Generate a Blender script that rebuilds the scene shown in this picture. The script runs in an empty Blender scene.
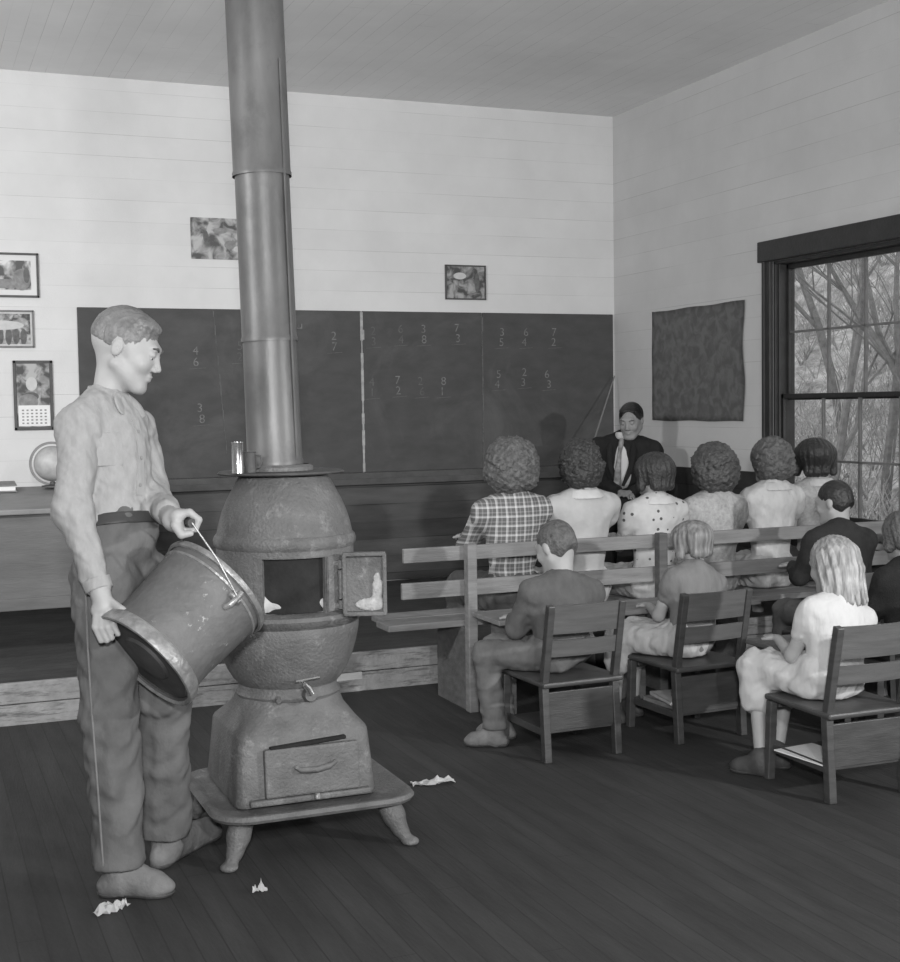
import bpy, bmesh, math, random
import numpy as np
from math import sin, cos, pi, radians, atan2, sqrt
from mathutils import Vector, Matrix
C = bpy.context.scene.collection
rnd = random.Random(7)

# ------------------------------------------------------------------ camera
FPX, YAW, PITCH, ROLL, CAMH = 1323.83, radians(22.238), radians(3.242), radians(-0.865), 1.45
_f = Vector((sin(YAW)*cos(PITCH), cos(YAW)*cos(PITCH), -sin(PITCH)))
_r0 = Vector((cos(YAW), -sin(YAW), 0)); _u0 = _r0.cross(_f)
_r = cos(ROLL)*_r0 + sin(ROLL)*_u0
_u = -sin(ROLL)*_r0 + cos(ROLL)*_u0
CAM = Vector((0, 0, CAMH))
cd = bpy.data.cameras.new('camera'); cam = bpy.data.objects.new('camera', cd); C.objects.link(cam)
cd.sensor_fit = 'HORIZONTAL'; cd.sensor_width = 36; cd.lens = 36*FPX/900
cam.matrix_world = Matrix(((_r.x, _u.x, -_f.x, 0), (_r.y, _u.y, -_f.y, 0), (_r.z, _u.z, -_f.z, CAMH), (0, 0, 0, 1)))
cd.clip_start = 0.05; cd.clip_end = 200
bpy.context.scene.camera = cam

# ------------------------------------------------------------------ world, lamps, exposure
sc = bpy.context.scene
sc.view_settings.view_transform = 'Standard'; sc.view_settings.look = 'None'
sc.view_settings.gamma = 1; sc.view_settings.use_curve_mapping = False
sc.view_settings.exposure = 0.18
w = bpy.data.worlds.new('overcast_sky'); sc.world = w; w.use_nodes = True
w.node_tree.nodes['Background'].inputs[0].default_value = (.5, .5, .5, 1)
w.node_tree.nodes['Background'].inputs[1].default_value = 2.6

def area(name, loc, to, size, power, spread=170):
    l = bpy.data.lights.new(name, 'AREA'); l.shape = 'DISK'; l.size = size; l.energy = power
    l.spread = radians(spread)
    o = bpy.data.objects.new(name, l); C.objects.link(o); o.location = loc
    d = Vector(to) - Vector(loc); o.rotation_euler = d.to_track_quat('-Z', 'Y').to_euler(); return o
area('flash_bulb_key', (-0.10, -0.30, 1.85), (2.0, 6, 1.3), 0.20, 105, 150)
area('flash_bulb_side', (0.95, -0.35, 2.1), (2.2, 6, 1.0), 0.16, 40, 140)
area('flash_bulb_right', (4.65, 0.45, 1.95), (2.7, 5.5, 0.8), 0.16, 70, 130)
area('flash_bulb_left', (-1.7, 3.7, 2.5), (0.9, 9, 2.1), 0.40, 80, 130)

# ------------------------------------------------------------------ placing by sight line and true depth
def _ray(px, py): return (_f*FPX + _r*(px-450) + _u*(481-py)).normalized()
def at(px, py, Y):
    d = _ray(px, py); return CAM + d*(Y/d.y)
def atf(px, py, F):
    d = _ray(px, py); return CAM + d*(F/d.dot(_f))
def atx(px, py, X):
    d = _ray(px, py); return CAM + d*(X/d.x)
def atz(px, py, Z):
    d = _ray(px, py); return CAM + d*((Z-CAMH)/d.z)

# ------------------------------------------------------------------ materials
MATS = {}
def mat(name, g, rough=.75, var=.12, scale=8, bump=.0, bscale=60, metal=0.0, extra=None, spec=.3, stretch=(1, 1, 1)):
    if name in MATS: return MATS[name]
    m = bpy.data.materials.new(name); m.use_nodes = True; nt = m.node_tree; N = nt.nodes; L = nt.links
    b = N['Principled BSDF']; b.inputs['Roughness'].default_value = rough; b.inputs['Metallic'].default_value = metal
    b.inputs['Specular IOR Level'].default_value = spec
    tc = N.new('ShaderNodeTexCoord'); mp = N.new('ShaderNodeMapping'); mp.inputs['Scale'].default_value = stretch
    L.new(tc.outputs['Object'], mp.inputs[0])
    n = N.new('ShaderNodeTexNoise'); n.inputs['Scale'].default_value = scale; n.inputs['Detail'].default_value = 6
    n.inputs['Roughness'].default_value = .6
    L.new(mp.outputs[0], n.inputs['Vector'])
    cr = N.new('ShaderNodeValToRGB'); cr.color_ramp.elements[0].position = .3; cr.color_ramp.elements[1].position = .7
    a, c = g*(1-var), g*(1+var)
    cr.color_ramp.elements[0].color = (a, a, a, 1); cr.color_ramp.elements[1].color = (c, c, c, 1)
    L.new(n.outputs[0], cr.inputs[0])
    col = cr.outputs[0]
    if extra: col = extra(nt, tc, col)
    L.new(col, b.inputs['Base Color'])
    if bump:
        n2 = N.new('ShaderNodeTexNoise'); n2.inputs['Scale'].default_value = bscale; n2.inputs['Detail'].default_value = 5
        L.new(mp.outputs[0], n2.inputs['Vector'])
        bp = N.new('ShaderNodeBump'); bp.inputs['Strength'].default_value = bump; bp.inputs['Distance'].default_value = .01
        L.new(n2.outputs[0], bp.inputs['Height']); L.new(bp.outputs[0], b.inputs['Normal'])
    MATS[name] = m; return m

def math_n(nt, op, a, b=None, clamp=False):
    n = nt.nodes.new('ShaderNodeMath'); n.operation = op; n.use_clamp = clamp
    for i, v in enumerate((a, b)):
        if v is None: continue
        if isinstance(v, (int, float)): n.inputs[i].default_value = v
        else: nt.links.new(v, n.inputs[i])
    return n.outputs[0]
def mix_n(nt, fac, a, b, mode='MIX'):
    n = nt.nodes.new('ShaderNodeMixRGB'); n.blend_type = mode
    for i, v in enumerate((fac, a, b)):
        if isinstance(v, (int, float)): n.inputs[i].default_value = v if i == 0 else (v, v, v, 1)
        else: nt.links.new(v, n.inputs[i])
    return n.outputs[0]

def boards(axis, pitch, gap, dark, patch=True, var=.10, end_axis=None, end_len=3.6):
    """narrow joints between boards, some of them opened and dark, each board of a slightly different tone"""
    def f(nt, tc, col):
        N = nt.nodes; L = nt.links
        s = N.new('ShaderNodeSeparateXYZ'); L.new(tc.outputs['Object'], s.inputs[0])
        v = math_n(nt, 'DIVIDE', s.outputs[axis], pitch)
        fr = math_n(nt, 'FRACT', v)
        line = math_n(nt, 'LESS_THAN', fr, gap/pitch)
        idx = math_n(nt, 'FLOOR', v)
        wn = N.new('ShaderNodeTexWhiteNoise'); wn.noise_dimensions = '1D'; L.new(idx, wn.inputs['W'])
        tone = math_n(nt, 'ADD', math_n(nt, 'MULTIPLY', wn.outputs[0], 2*var), 1-var)
        col = mix_n(nt, 1.0, col, tone, 'MULTIPLY')
        if patch:
            no = N.new('ShaderNodeTexNoise'); no.inputs['Scale'].default_value = 1.3; no.inputs['Detail'].default_value = 3
            cx = N.new('ShaderNodeCombineXYZ')
            o = [0, 1, 2]; o.remove(axis)
            L.new(s.outputs[o[0]], cx.inputs[0]); L.new(s.outputs[o[1]], cx.inputs[1]); L.new(math_n(nt, 'MULTIPLY', idx, 3.7), cx.inputs[2])
            L.new(cx.outputs[0], no.inputs['Vector'])
            k = math_n(nt, 'MULTIPLY', math_n(nt, 'SUBTRACT', no.outputs[0], .42), 5.5, True)
            line = math_n(nt, 'MULTIPLY', line, math_n(nt, 'ADD', math_n(nt, 'MULTIPLY', k, .8), .2))
        if end_axis is not None:
            e = math_n(nt, 'DIVIDE', math_n(nt, 'ADD', s.outputs[end_axis], math_n(nt, 'MULTIPLY', wn.outputs[0], end_len)), end_len)
            el = math_n(nt, 'LESS_THAN', math_n(nt, 'FRACT', e), gap/end_len)
            line = math_n(nt, 'MAXIMUM', line, el)
        return mix_n(nt, line, col, dark)
    return f

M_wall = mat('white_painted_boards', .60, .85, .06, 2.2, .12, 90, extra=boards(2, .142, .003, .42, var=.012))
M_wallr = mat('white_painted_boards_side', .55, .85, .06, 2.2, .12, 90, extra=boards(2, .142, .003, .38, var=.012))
M_ceil = mat('ceiling_boards', .76, .85, .05, 2.0, .08, 60, extra=boards(0, .10, .0025, .50, var=.012, end_axis=1, end_len=4))
M_floor = mat('oiled_floor_boards', .038, .75, .22, 5, .35, 40, stretch=(3, .35, 1), extra=boards(0, .075, .004, .026, var=.09, patch=False, end_axis=1, end_len=3.1), spec=.25)
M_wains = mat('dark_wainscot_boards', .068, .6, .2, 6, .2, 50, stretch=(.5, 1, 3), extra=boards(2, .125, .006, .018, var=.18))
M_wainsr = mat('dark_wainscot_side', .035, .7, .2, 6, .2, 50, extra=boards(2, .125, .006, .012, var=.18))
def worn(nt, tc, col):
    n = nt.nodes.new('ShaderNodeTexNoise'); n.inputs['Scale'].default_value = 9; n.inputs['Detail'].default_value = 8
    n.inputs['Roughness'].default_value = .75
    mp = nt.nodes.new('ShaderNodeMapping'); mp.inputs['Scale'].default_value = (.6, 1, 5)
    nt.links.new(tc.outputs['Object'], mp.inputs[0]); nt.links.new(mp.outputs[0], n.inputs[0])
    k = math_n(nt, 'MULTIPLY', math_n(nt, 'SUBTRACT', n.outputs[0], .52), 9, True)
    return mix_n(nt, k, col, .12)
M_riser = mat('worn_light_plank', .25, .9, .2, 14, .4, 60, extra=worn)
M_plat = mat('platform_top_boards', .045, .7, .3, 6, .3, 40, extra=boards(1, .09, .004, .015, patch=False))
M_trim = mat('dark_window_trim', .028, .45, .25, 12, .2, 60, spec=.4)
M_muntin = mat('sash_wood', .17, .6, .2, 14, .2, 60)
def rust(nt, tc, col):
    n = nt.nodes.new('ShaderNodeTexNoise'); n.inputs['Scale'].default_value = 14; n.inputs['Detail'].default_value = 9; n.inputs['Roughness'].default_value = .8
    nt.links.new(tc.outputs['Object'], n.inputs[0])
    k = math_n(nt, 'MULTIPLY', math_n(nt, 'SUBTRACT', n.outputs[0], .54), 7, True)
    c = mix_n(nt, k, col, .22)
    n = nt.nodes.new('ShaderNodeTexNoise'); n.inputs['Scale'].default_value = 5; n.inputs['Detail'].default_value = 9; n.inputs['Roughness'].default_value = .7
    nt.links.new(tc.outputs['Object'], n.inputs[0])
    k = math_n(nt, 'MULTIPLY', math_n(nt, 'SUBTRACT', n.outputs[0], .55), 5, True)
    return mix_n(nt, math_n(nt, 'MULTIPLY', k, .6), c, .09)
M_iron = mat('rusty_cast_iron', .118, .62, .25, 10, .5, 110, extra=rust, spec=.4)
def rust2(nt, tc, col):
    n = nt.nodes.new('ShaderNodeTexNoise'); n.inputs['Scale'].default_value = 7; n.inputs['Detail'].default_value = 8; n.inputs['Roughness'].default_value = .7
    nt.links.new(tc.outputs['Object'], n.inputs[0])
    k = math_n(nt, 'MULTIPLY', math_n(nt, 'SUBTRACT', n.outputs[0], .5), 4, True)
    return mix_n(nt, k, col, .075)
M_irond = mat('dark_cast_iron', .075, .6, .3, 12, .4, 90, spec=.4)
M_sootshade = mat('soot_and_slot_shade', .02, .95, .4, 12, .5, 40)  # sooty firebox colour; also the shade painted into the draught slot
M_ashlit = mat('ash_and_lit_side', .4, .95, .25, 12, .5, 60)  # ash, kept pale for the lit inner sides of the feed opening
M_pipe = mat('stovepipe_sheet_iron', .11, .45, .35, 5, .12, 30, metal=.25, stretch=(1, 1, .35), spec=.5, extra=rust2)
M_tin = mat('bright_tin', .62, .22, .08, 12, .05, 40, metal=.95)
def dents(nt, tc, col):
    n = nt.nodes.new('ShaderNodeTexNoise'); n.inputs['Scale'].default_value = 22; n.inputs['Detail'].default_value = 8; n.inputs['Roughness'].default_value = .75
    nt.links.new(tc.outputs['Object'], n.inputs[0])
    k = math_n(nt, 'MULTIPLY', math_n(nt, 'SUBTRACT', n.outputs[0], .60), 12, True)
    return mix_n(nt, k, col, .42)
M_bucket = mat('scratched_galvanised_steel', .115, .6, .22, 9, .35, 45, metal=.12, extra=dents, spec=.5)
M_bucketrim = mat('worn_bucket_rim', .26, .4, .35, 30, .35, 60, metal=.4, extra=dents, spec=.5)
M_bucketd = mat('dark_bucket_bottom', .075, .6, .3, 9, .2, 45, metal=.3, spec=.5)
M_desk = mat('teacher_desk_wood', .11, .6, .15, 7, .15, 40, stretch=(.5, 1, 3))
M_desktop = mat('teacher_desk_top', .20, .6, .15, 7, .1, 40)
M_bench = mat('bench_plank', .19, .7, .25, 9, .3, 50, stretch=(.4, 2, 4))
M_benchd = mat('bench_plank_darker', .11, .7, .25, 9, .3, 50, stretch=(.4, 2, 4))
M_chair = mat('varnished_chair_wood', .055, .42, .28, 9, .15, 60, stretch=(.6, 1, 4), spec=.5)
M_chairl = mat('varnished_chair_slat', .095, .42, .22, 8, .15, 60, stretch=(.5, 1, 5), spec=.5)
M_paper = mat('white_paper', .72, .9, .05, 20, .1, 50)
M_book = mat('cloth_book_cover', .2, .8, .1)
M_skin = mat('skin', .33, .55, .05, 20, .05, 160, spec=.35)
M_skind = mat('skin_tanned', .24, .55, .06, 20, .05, 160, spec=.35)
M_eye = mat('eye', .5, .2, .02); M_iris = mat('iris', .03, .2, .05); M_brow = mat('eyebrow', .09, .9, .2); M_lip = mat('lip', .26, .5, .05)
def weave(nt, tc, col): return col
M_shirt = mat('chambray_shirt', .29, .9, .10, 40, .8, 24, stretch=(1, 1, .5))
M_shirtd = mat('shirt_seams', .24, .9, .1, 30)
M_jeans = mat('denim', .115, .9, .2, 9, .8, 22, stretch=(1, 1, .7))
M_belt = mat('leather_belt', .05, .5, .1)
M_shoe = mat('dusty_leather', .155, .75, .2, 14, .3, 80)
M_shoed = mat('dark_leather', .06, .55, .2, 14, .2, 80)
M_suit = mat('dark_wool_suit', .016, .95, .2, 20, .3, 200)
M_white = mat('white_cotton', .50, .9, .05, 20, .7, 26, stretch=(1, 1, .4))
M_tie = mat('striped_tie', .22, .7, .5, 30)
M_cream = mat('cream_blouse', .39, .9, .06, 20, .2, 200)
M_fuzzy = mat('light_grey_blouse', .36, .95, .2, 60, .4, 120)
M_blouse = mat('pale_blouse', .46, .9, .08, 14, .8, 30, stretch=(1, 1, .3))
M_greyd = mat('grey_dress', .17, .9, .1, 20, .7, 28, stretch=(1, 1, .4))
M_skirtl = mat('pale_print_skirt', .40, .9, .12, 30, .9, 28, stretch=(1, 1, .25))
M_skirtd = mat('dark_skirt', .07, .9, .15, 20, .2, 120)
M_jacket = mat('grey_wool_jacket', .095, .95, .16, 20, .7, 24, stretch=(1, 1, .6))
M_sweater = mat('dark_sweater', .030, .95, .2, 30, .5, 220)
M_coat = mat('black_coat', .018, .95, .2, 30, .5, 200)
def plaid(nt, tc, col):
    s = nt.nodes.new('ShaderNodeSeparateXYZ'); nt.links.new(tc.outputs['Object'], s.inputs[0])
    tot = None
    for ax, off in ((0, .01), (2, .0)):
        for pitch, wd, amp in ((.046, .24, .55), (.023, .25, .25)):
            fr = math_n(nt, 'FRACT', math_n(nt, 'DIVIDE', math_n(nt, 'ADD', s.outputs[ax], 10+off), pitch))
            k = math_n(nt, 'MULTIPLY', math_n(nt, 'LESS_THAN', fr, wd), amp)
            tot = k if tot is None else math_n(nt, 'ADD', tot, k)
    t2 = math_n(nt, 'MULTIPLY', tot, .75, True)
    return mix_n(nt, t2, .11, .50)
M_plaid = mat('plaid_cotton', .2, .9, .1, 20, .2, 200, extra=plaid)
def dots(nt, tc, col):
    v = nt.nodes.new('ShaderNodeTexVoronoi'); v.inputs['Scale'].default_value = 24; v.inputs['Randomness'].default_value = .55
    nt.links.new(tc.outputs['Object'], v.inputs['Vector'])
    k = math_n(nt, 'LESS_THAN', v.outputs['Distance'], .2)
    return mix_n(nt, k, col, .08)
M_dots = mat('dotted_print_cotton', .46, .9, .08, 20, .2, 200, extra=dots)
def strands(scale, lo, hi):
    def f(nt, tc, col):
        n = nt.nodes.new('ShaderNodeTexNoise'); n.inputs['Scale'].default_value = scale; n.inputs['Detail'].default_value = 6
        mp = nt.nodes.new('ShaderNodeMapping'); mp.inputs['Scale'].default_value = (1, 1, .13)
        nt.links.new(tc.outputs['Object'], mp.inputs[0]); nt.links.new(mp.outputs[0], n.inputs[0])
        k = math_n(nt, 'MULTIPLY', math_n(nt, 'SUBTRACT', n.outputs[0], .36), 3.2, True)
        return mix_n(nt, k, lo, hi)
    return f
H_blond = mat('blond_hair', .3, .5, .2, 30, .5, 90, extra=strands(55, .16, .37), stretch=(1, 1, .15), spec=.5)
H_blond2 = mat('fair_bobbed_hair', .3, .5, .2, 30, .5, 90, extra=strands(55, .11, .27), stretch=(1, 1, .15), spec=.5)
H_boy = mat('light_brown_hair', .14, .45, .3, 18, .5, 70, spec=.5)
H_curl = mat('curly_brown_hair', .095, .6, .45, 45, .8, 90, spec=.4)
H_dark = mat('dark_hair', .022, .45, .3, 30, .6, 90, spec=.5)
H_dark2 = mat('dark_brown_hair', .035, .5, .4, 40, .8, 80, spec=.45)
H_mid = mat('brown_hair', .060, .5, .4, 40, .8, 80, spec=.45)
H_black = mat('black_combed_hair', .014, .35, .2, 30, .4, 80, spec=.5)

# ------------------------------------------------------------------ object helpers
def link(name, me, parent=None, m=None):
    o = bpy.data.objects.new(name, me); C.objects.link(o)
    if m is not None: me.materials.append(m)
    if parent is not None: o.parent = parent
    return o
def tag(o, label, cat, group=None, kind=None):
    if label: o['label'] = label
    if cat: o['category'] = cat
    if group: o['group'] = group
    if kind: o['kind'] = kind
    return o
def thing(name, label, cat, loc=(0, 0, 0), rz=0, group=None):
    o = bpy.data.objects.new(name, None); C.objects.link(o); o.empty_display_size = .05
    o.location = loc; o.rotation_euler = (0, 0, rz); return tag(o, label, cat, group)
class MB:
    def __init__(s): s.bm = bmesh.new()
    def _xf(s, vs, M): bmesh.ops.transform(s.bm, matrix=M, verts=vs)
    def box(s, c, d, bev=.004, R=None):
        r = bmesh.ops.create_cube(s.bm, size=1); vs = r['verts']
        M = Matrix.Translation(Vector(c)) @ ((R.to_4x4() if R is not None else Matrix.Identity(4)) @ Matrix.Diagonal((*d, 1)))
        s._xf(vs, M)
        if bev:
            es = list({e for v in vs for e in v.link_edges})
            bmesh.ops.bevel(s.bm, geom=es, offset=min(bev, min(d)*.4), segments=2, affect='EDGES', profile=.5)
        return s
    def span(s, lo, hi, bev=.004):
        lo = Vector(lo); hi = Vector(hi); return s.box((lo+hi)/2, tuple(abs(x) for x in (hi-lo)), bev)
    def bar(s, a, b, wx, wy, bev=.003, up=(0, 0, 1)):
        a = Vector(a); b = Vector(b); z = (b-a).normalized(); x = Vector(up).cross(z)
        if x.length < 1e-3: x = Vector((1, 0, 0))
        x.normalize(); y = z.cross(x)
        R = Matrix((x, y, z)).transposed(); return s.box((a+b)/2, (wx, wy, (b-a).length), bev, R)
    def tube(s, pts, r, seg=12, cap=True):
        pts = [Vector(p) for p in pts]; rs = r if isinstance(r, (list, tuple)) else [r]*len(pts)
        rings = []; prev = None
        for i, p in enumerate(pts):
            t = (pts[min(i+1, len(pts)-1)] - pts[max(i-1, 0)]).normalized()
            if prev is None:
                x = t.cross(Vector((0, 0, 1)) if abs(t.z) < .9 else Vector((1, 0, 0))).normalized()
            else:
                x = (prev - t*prev.dot(t)).normalized()
            prev = x; y = t.cross(x)
            rings.append([s.bm.verts.new(p + (x*cos(2*pi*k/seg) + y*sin(2*pi*k/seg))*rs[i]) for k in range(seg)])
        for a, b in zip(rings, rings[1:]):
            for k in range(seg): s.bm.faces.new((a[k], a[(k+1) % seg], b[(k+1) % seg], b[k]))
        if cap: s.bm.faces.new(rings[0][::-1]); s.bm.faces.new(rings[-1])
        return s
    def lathe(s, prof, origin=(0, 0, 0), R=None, seg=48, a0=0, a1=2*pi, sx=1, sy=1):
        """prof: (r, z) list revolved about local z"""
        full = abs(a1-a0-2*pi) < 1e-6; n = seg if full else seg+1
        R = R or Matrix.Identity(3); o = Vector(origin); rings = []
        for r, z in prof:
            rings.append([s.bm.verts.new(o + R @ Vector((max(r, 1e-4)*cos(a0+(a1-a0)*k/seg)*sx, max(r, 1e-4)*sin(a0+(a1-a0)*k/seg)*sy, z))) for k in range(n)])
        for a, b in zip(rings, rings[1:]):
            for k in range(seg if full else seg):
                k2 = (k+1) % n
                s.bm.faces.new((a[k], a[k2], b[k2], b[k]))
        return s
    def done(s, name, m, parent=None, smooth=False, world=True):
        me = bpy.data.meshes.new(name)
        bmesh.ops.recalc_face_normals(s.bm, faces=s.bm.faces)
        if smooth:
            for f in s.bm.faces: f.smooth = True
            for e in s.bm.edges:
                if len(e.link_faces) == 2 and e.calc_face_angle(0) > .7: e.smooth = False
        s.bm.to_mesh(me); s.bm.free()
        if parent is not None and world and parent.parent is None:
            me.transform(Matrix.Translation(-Vector(parent.location)))
        elif parent is not None and world:
            p = parent
            while p.parent is not None: p = p.parent
            me.transform(Matrix.Translation(-Vector(p.location)))
        return link(name, me, parent, m)
def struct(o): o['kind'] = 'structure'; return o

# ------------------------------------------------------------------ implicit surfaces (bodies and clothes)
class SDF:
    def __init__(s, lo, hi, h):
        s.lo = np.array(lo, np.float32); s.h = h
        s.n = np.maximum(((np.array(hi)-np.array(lo))/h).astype(int)+2, 4)
        s.F = np.full(tuple(s.n), .06, np.float32)
    def reg(s, lo, hi):
        a = np.clip(np.floor((np.array(lo)-s.lo)/s.h).astype(int), 0, s.n); b = np.clip(np.ceil((np.array(hi)-s.lo)/s.h).astype(int)+1, 0, s.n)
        if np.any(b <= a): return None, None
        g = np.meshgrid(*[s.lo[i]+s.h*np.arange(a[i], b[i], dtype=np.float32) for i in range(3)], indexing='ij', sparse=True)
        return tuple(slice(a[i], b[i]) for i in range(3)), g
    def put(s, sl, d, k):
        f = s.F[sl]
        if k > 0:
            h = np.maximum(k-np.abs(f-d), 0)/k; s.F[sl] = np.minimum(f, d) - h*h*k*.25
        else: s.F[sl] = np.minimum(f, d)
    def cap(s, a, b, ra, rb=None, k=.02):
        a = np.array(a, np.float32); b = np.array(b, np.float32); rb = ra if rb is None else rb; m = max(ra, rb)+.045+k
        sl, g = s.reg(np.minimum(a, b)-m, np.maximum(a, b)+m)
        if sl is None: return s
        ab = b-a; L = float(ab@ab)+1e-9
        t = ((g[0]-a[0])*ab[0]+(g[1]-a[1])*ab[1]+(g[2]-a[2])*ab[2])/L; t = np.clip(t, 0, 1)
        d = np.sqrt((g[0]-a[0]-t*ab[0])**2+(g[1]-a[1]-t*ab[1])**2+(g[2]-a[2]-t*ab[2])**2) - (ra+(rb-ra)*t)
        s.put(sl, d, k); return s
    def _ell(s, c, fr, r, m):
        c = np.array(c, np.float32); mr = max(r)+m
        sl, g = s.reg(c-mr, c+mr)
        if sl is None: return None, None
        q = [((g[0]-c[0])*ax[0]+(g[1]-c[1])*ax[1]+(g[2]-c[2])*ax[2]) for ax in fr]
        k0 = np.sqrt(sum((q[i]/r[i])**2 for i in range(3))); k1 = np.sqrt(sum((q[i]/r[i]**2)**2 for i in range(3)))+1e-6
        return sl, k0*(k0-1)/k1
    def ell(s, c, fr, r, k=.02):
        sl, d = s._ell(c, fr, r, .045+k)
        if sl is not None: s.put(sl, d, k)
        return s
    def subell(s, c, fr, r, k=.006):
        sl, d = s._ell(c, fr, r, .03)
        if sl is not None:
            f = s.F[sl]; d = -d; h = np.maximum(k-np.abs(f-d), 0)/k; s.F[sl] = np.maximum(f, d)+h*h*k*.25
        return s
    def cutbox(s, lo, hi):
        sl, g = s.reg(np.array(lo)-.02, np.array(hi)+.02)
        if sl is None: return s
        d = np.maximum(np.maximum(np.maximum(lo[0]-g[0], g[0]-hi[0]), np.maximum(lo[1]-g[1], g[1]-hi[1])), np.maximum(lo[2]-g[2], g[2]-hi[2]))
        s.F[sl] = np.maximum(s.F[sl], -d); return s
    def plane(s, p, n):
        """keep the side n points away from"""
        sl, g = s.reg(s.lo, s.lo+s.h*s.n)
        d = (g[0]-p[0])*n[0]+(g[1]-p[1])*n[1]+(g[2]-p[2])*n[2]
        s.F = np.maximum(s.F, d); return s
    def wrinkle(s, amp, freq, seed=0, aniso=(1, 1, 1)):
        r = np.random.RandomState(seed); sl, g = s.reg(s.lo, s.lo+s.h*s.n)
        tot = 0
        for i in range(5):
            k = r.normal(size=3)*np.array(aniso); k = k/np.linalg.norm(k)*freq*(1+.45*i); k2 = r.normal(size=3)*freq*.6
            tot = tot + np.sin(k[0]*g[0]+k[1]*g[1]+k[2]*g[2]+r.uniform(0, 6)+1.6*np.sin(k2[0]*g[0]+k2[1]*g[1]+k2[2]*g[2]))/(1+.5*i)
        s.F = s.F + (amp*tot/2).astype(np.float32); return s
    def curls(s, amp, freq, seed=0):
        r = np.random.RandomState(seed); sl, g = s.reg(s.lo, s.lo+s.h*s.n)
        tot = 0
        for i in range(4):
            ph = r.uniform(0, 6, 3); f = freq*(1+.6*i); R = np.linalg.qr(r.normal(size=(3, 3)))[0]
            q = [R[j, 0]*g[0]+R[j, 1]*g[1]+R[j, 2]*g[2] for j in range(3)]
            tot = tot + (np.sin(f*q[0]+ph[0])*np.cos(f*q[1]+ph[1])+np.sin(f*q[1]+ph[2])*np.cos(f*q[2]+ph[0]))/(1+.5*i)
        s.F = s.F + (amp*tot*.6).astype(np.float32); return s
    def comb(s, c, fr, amp, n, seed=0):
        """lock-like ridges running down from the crown"""
        r = np.random.RandomState(seed); sl, g = s.reg(s.lo, s.lo+s.h*s.n)
        q = [(g[0]-c[0])*ax[0]+(g[1]-c[1])*ax[1]+(g[2]-c[2])*ax[2] for ax in fr]
        th = np.arctan2(q[0], -q[1]) ; z = q[2]
        d = np.sin(n*th+2.2*np.sin(22*z+r.uniform(0, 6))*.6+r.uniform(0, 6)) + .6*np.sin(2.3*n*th+1.5*np.sin(30*z)+r.uniform(0, 6))+.4*np.sin(.6*n*th+3)
        s.F = s.F + (amp*d*.7).astype(np.float32); return s
    def mesh(s, name, m, parent=None):
        F = s.F; n = s.n
        ins = F < 0
        c8 = [(i, j, k) for i in (0, 1) for j in (0, 1) for k in (0, 1)]
        cnt = np.zeros(tuple(n-1), np.int8)
        for i, j, k in c8: cnt += ins[i:n[0]-1+i, j:n[1]-1+j, k:n[2]-1+k]
        act = (cnt > 0) & (cnt < 8); idx = np.argwhere(act)
        ids = np.full(tuple(n-1), -1, np.int64); ids[act] = np.arange(len(idx))
        V = np.stack([F[idx[:, 0]+i, idx[:, 1]+j, idx[:, 2]+k] for i, j, k in c8], 1)
        acc = np.zeros((len(idx), 3)); w = np.zeros(len(idx))
        for a in range(8):
            for b in range(a+1, 8):
                A = np.array(c8[a]); B = np.array(c8[b])
                if np.abs(A-B).sum() != 1: continue
                va, vb = V[:, a], V[:, b]; cr = (va < 0) != (vb < 0)
                t = np.where(cr, va/np.where(cr, va-vb, 1), 0)
                acc += cr[:, None]*(A+t[:, None]*(B-A)); w += cr
        P = s.lo + s.h*(idx+acc/np.maximum(w, 1)[:, None])
        faces = []
        for ax in range(3):
            o1, o2 = (ax+1) % 3, (ax+2) % 3
            sa = [slice(1, n[i]-1) for i in range(3)]; sb = list(sa); sa[ax] = slice(0, n[ax]-1); sb[ax] = slice(1, n[ax])
            A = ins[tuple(sa)]; B = ins[tuple(sb)]
            e = np.argwhere(A != B)
            if not len(e): continue
            fl = A[tuple(e.T)]; base = e.copy(); base[:, o1] += 1; base[:, o2] += 1
            def cell(d1, d2):
                q = base.copy(); q[:, o1] -= d1; q[:, o2] -= d2; return ids[tuple(q.T)]
            q = np.stack([cell(1, 1), cell(0, 1), cell(0, 0), cell(1, 0)], 1)
            q[~fl] = q[~fl][:, ::-1]; faces.append(q)
        Q = np.concatenate(faces) if faces else np.zeros((0, 4), int)
        Q = Q[(Q >= 0).all(1)]
        if parent is not None:
            p = parent
            while p.parent is not None: p = p.parent
            P = P - np.array(p.location)
        me = bpy.data.meshes.new(name)
        me.vertices.add(len(P)); me.vertices.foreach_set('co', P.astype(np.float32).ravel())
        me.loops.add(len(Q)*4); me.loops.foreach_set('vertex_index', Q.astype(np.int32).ravel())
        me.polygons.add(len(Q)); me.polygons.foreach_set('loop_start', np.arange(0, len(Q)*4, 4, dtype=np.int32))
        me.polygons.foreach_set('use_smooth', np.ones(len(Q), bool))
        me.update(calc_edges=True); me.validate()
        return link(name, me, parent, m)

# ================================================================== STRUCTURE
W, D, HC, XL, YB = 5.066, 9.0, 3.635, -2.6, -2.6
def sbox(name, lo, hi, m, bev=0):
    return struct(MB().span(lo, hi, bev).done(name, m))
sbox('floor', (XL, YB, -.1), (W, D, 0), M_floor)
sbox('ceiling', (XL, YB, HC), (W, D, HC+.1), M_ceil)
sbox('wall_back', (XL, D, 0), (W+.15, D+.12, HC), M_wall)
sbox('wall_left', (XL-.1, YB, 0), (XL, D, HC), M_wall)
sbox('wall_front', (XL, YB-.1, 0), (W, YB, HC), M_wall)
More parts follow.
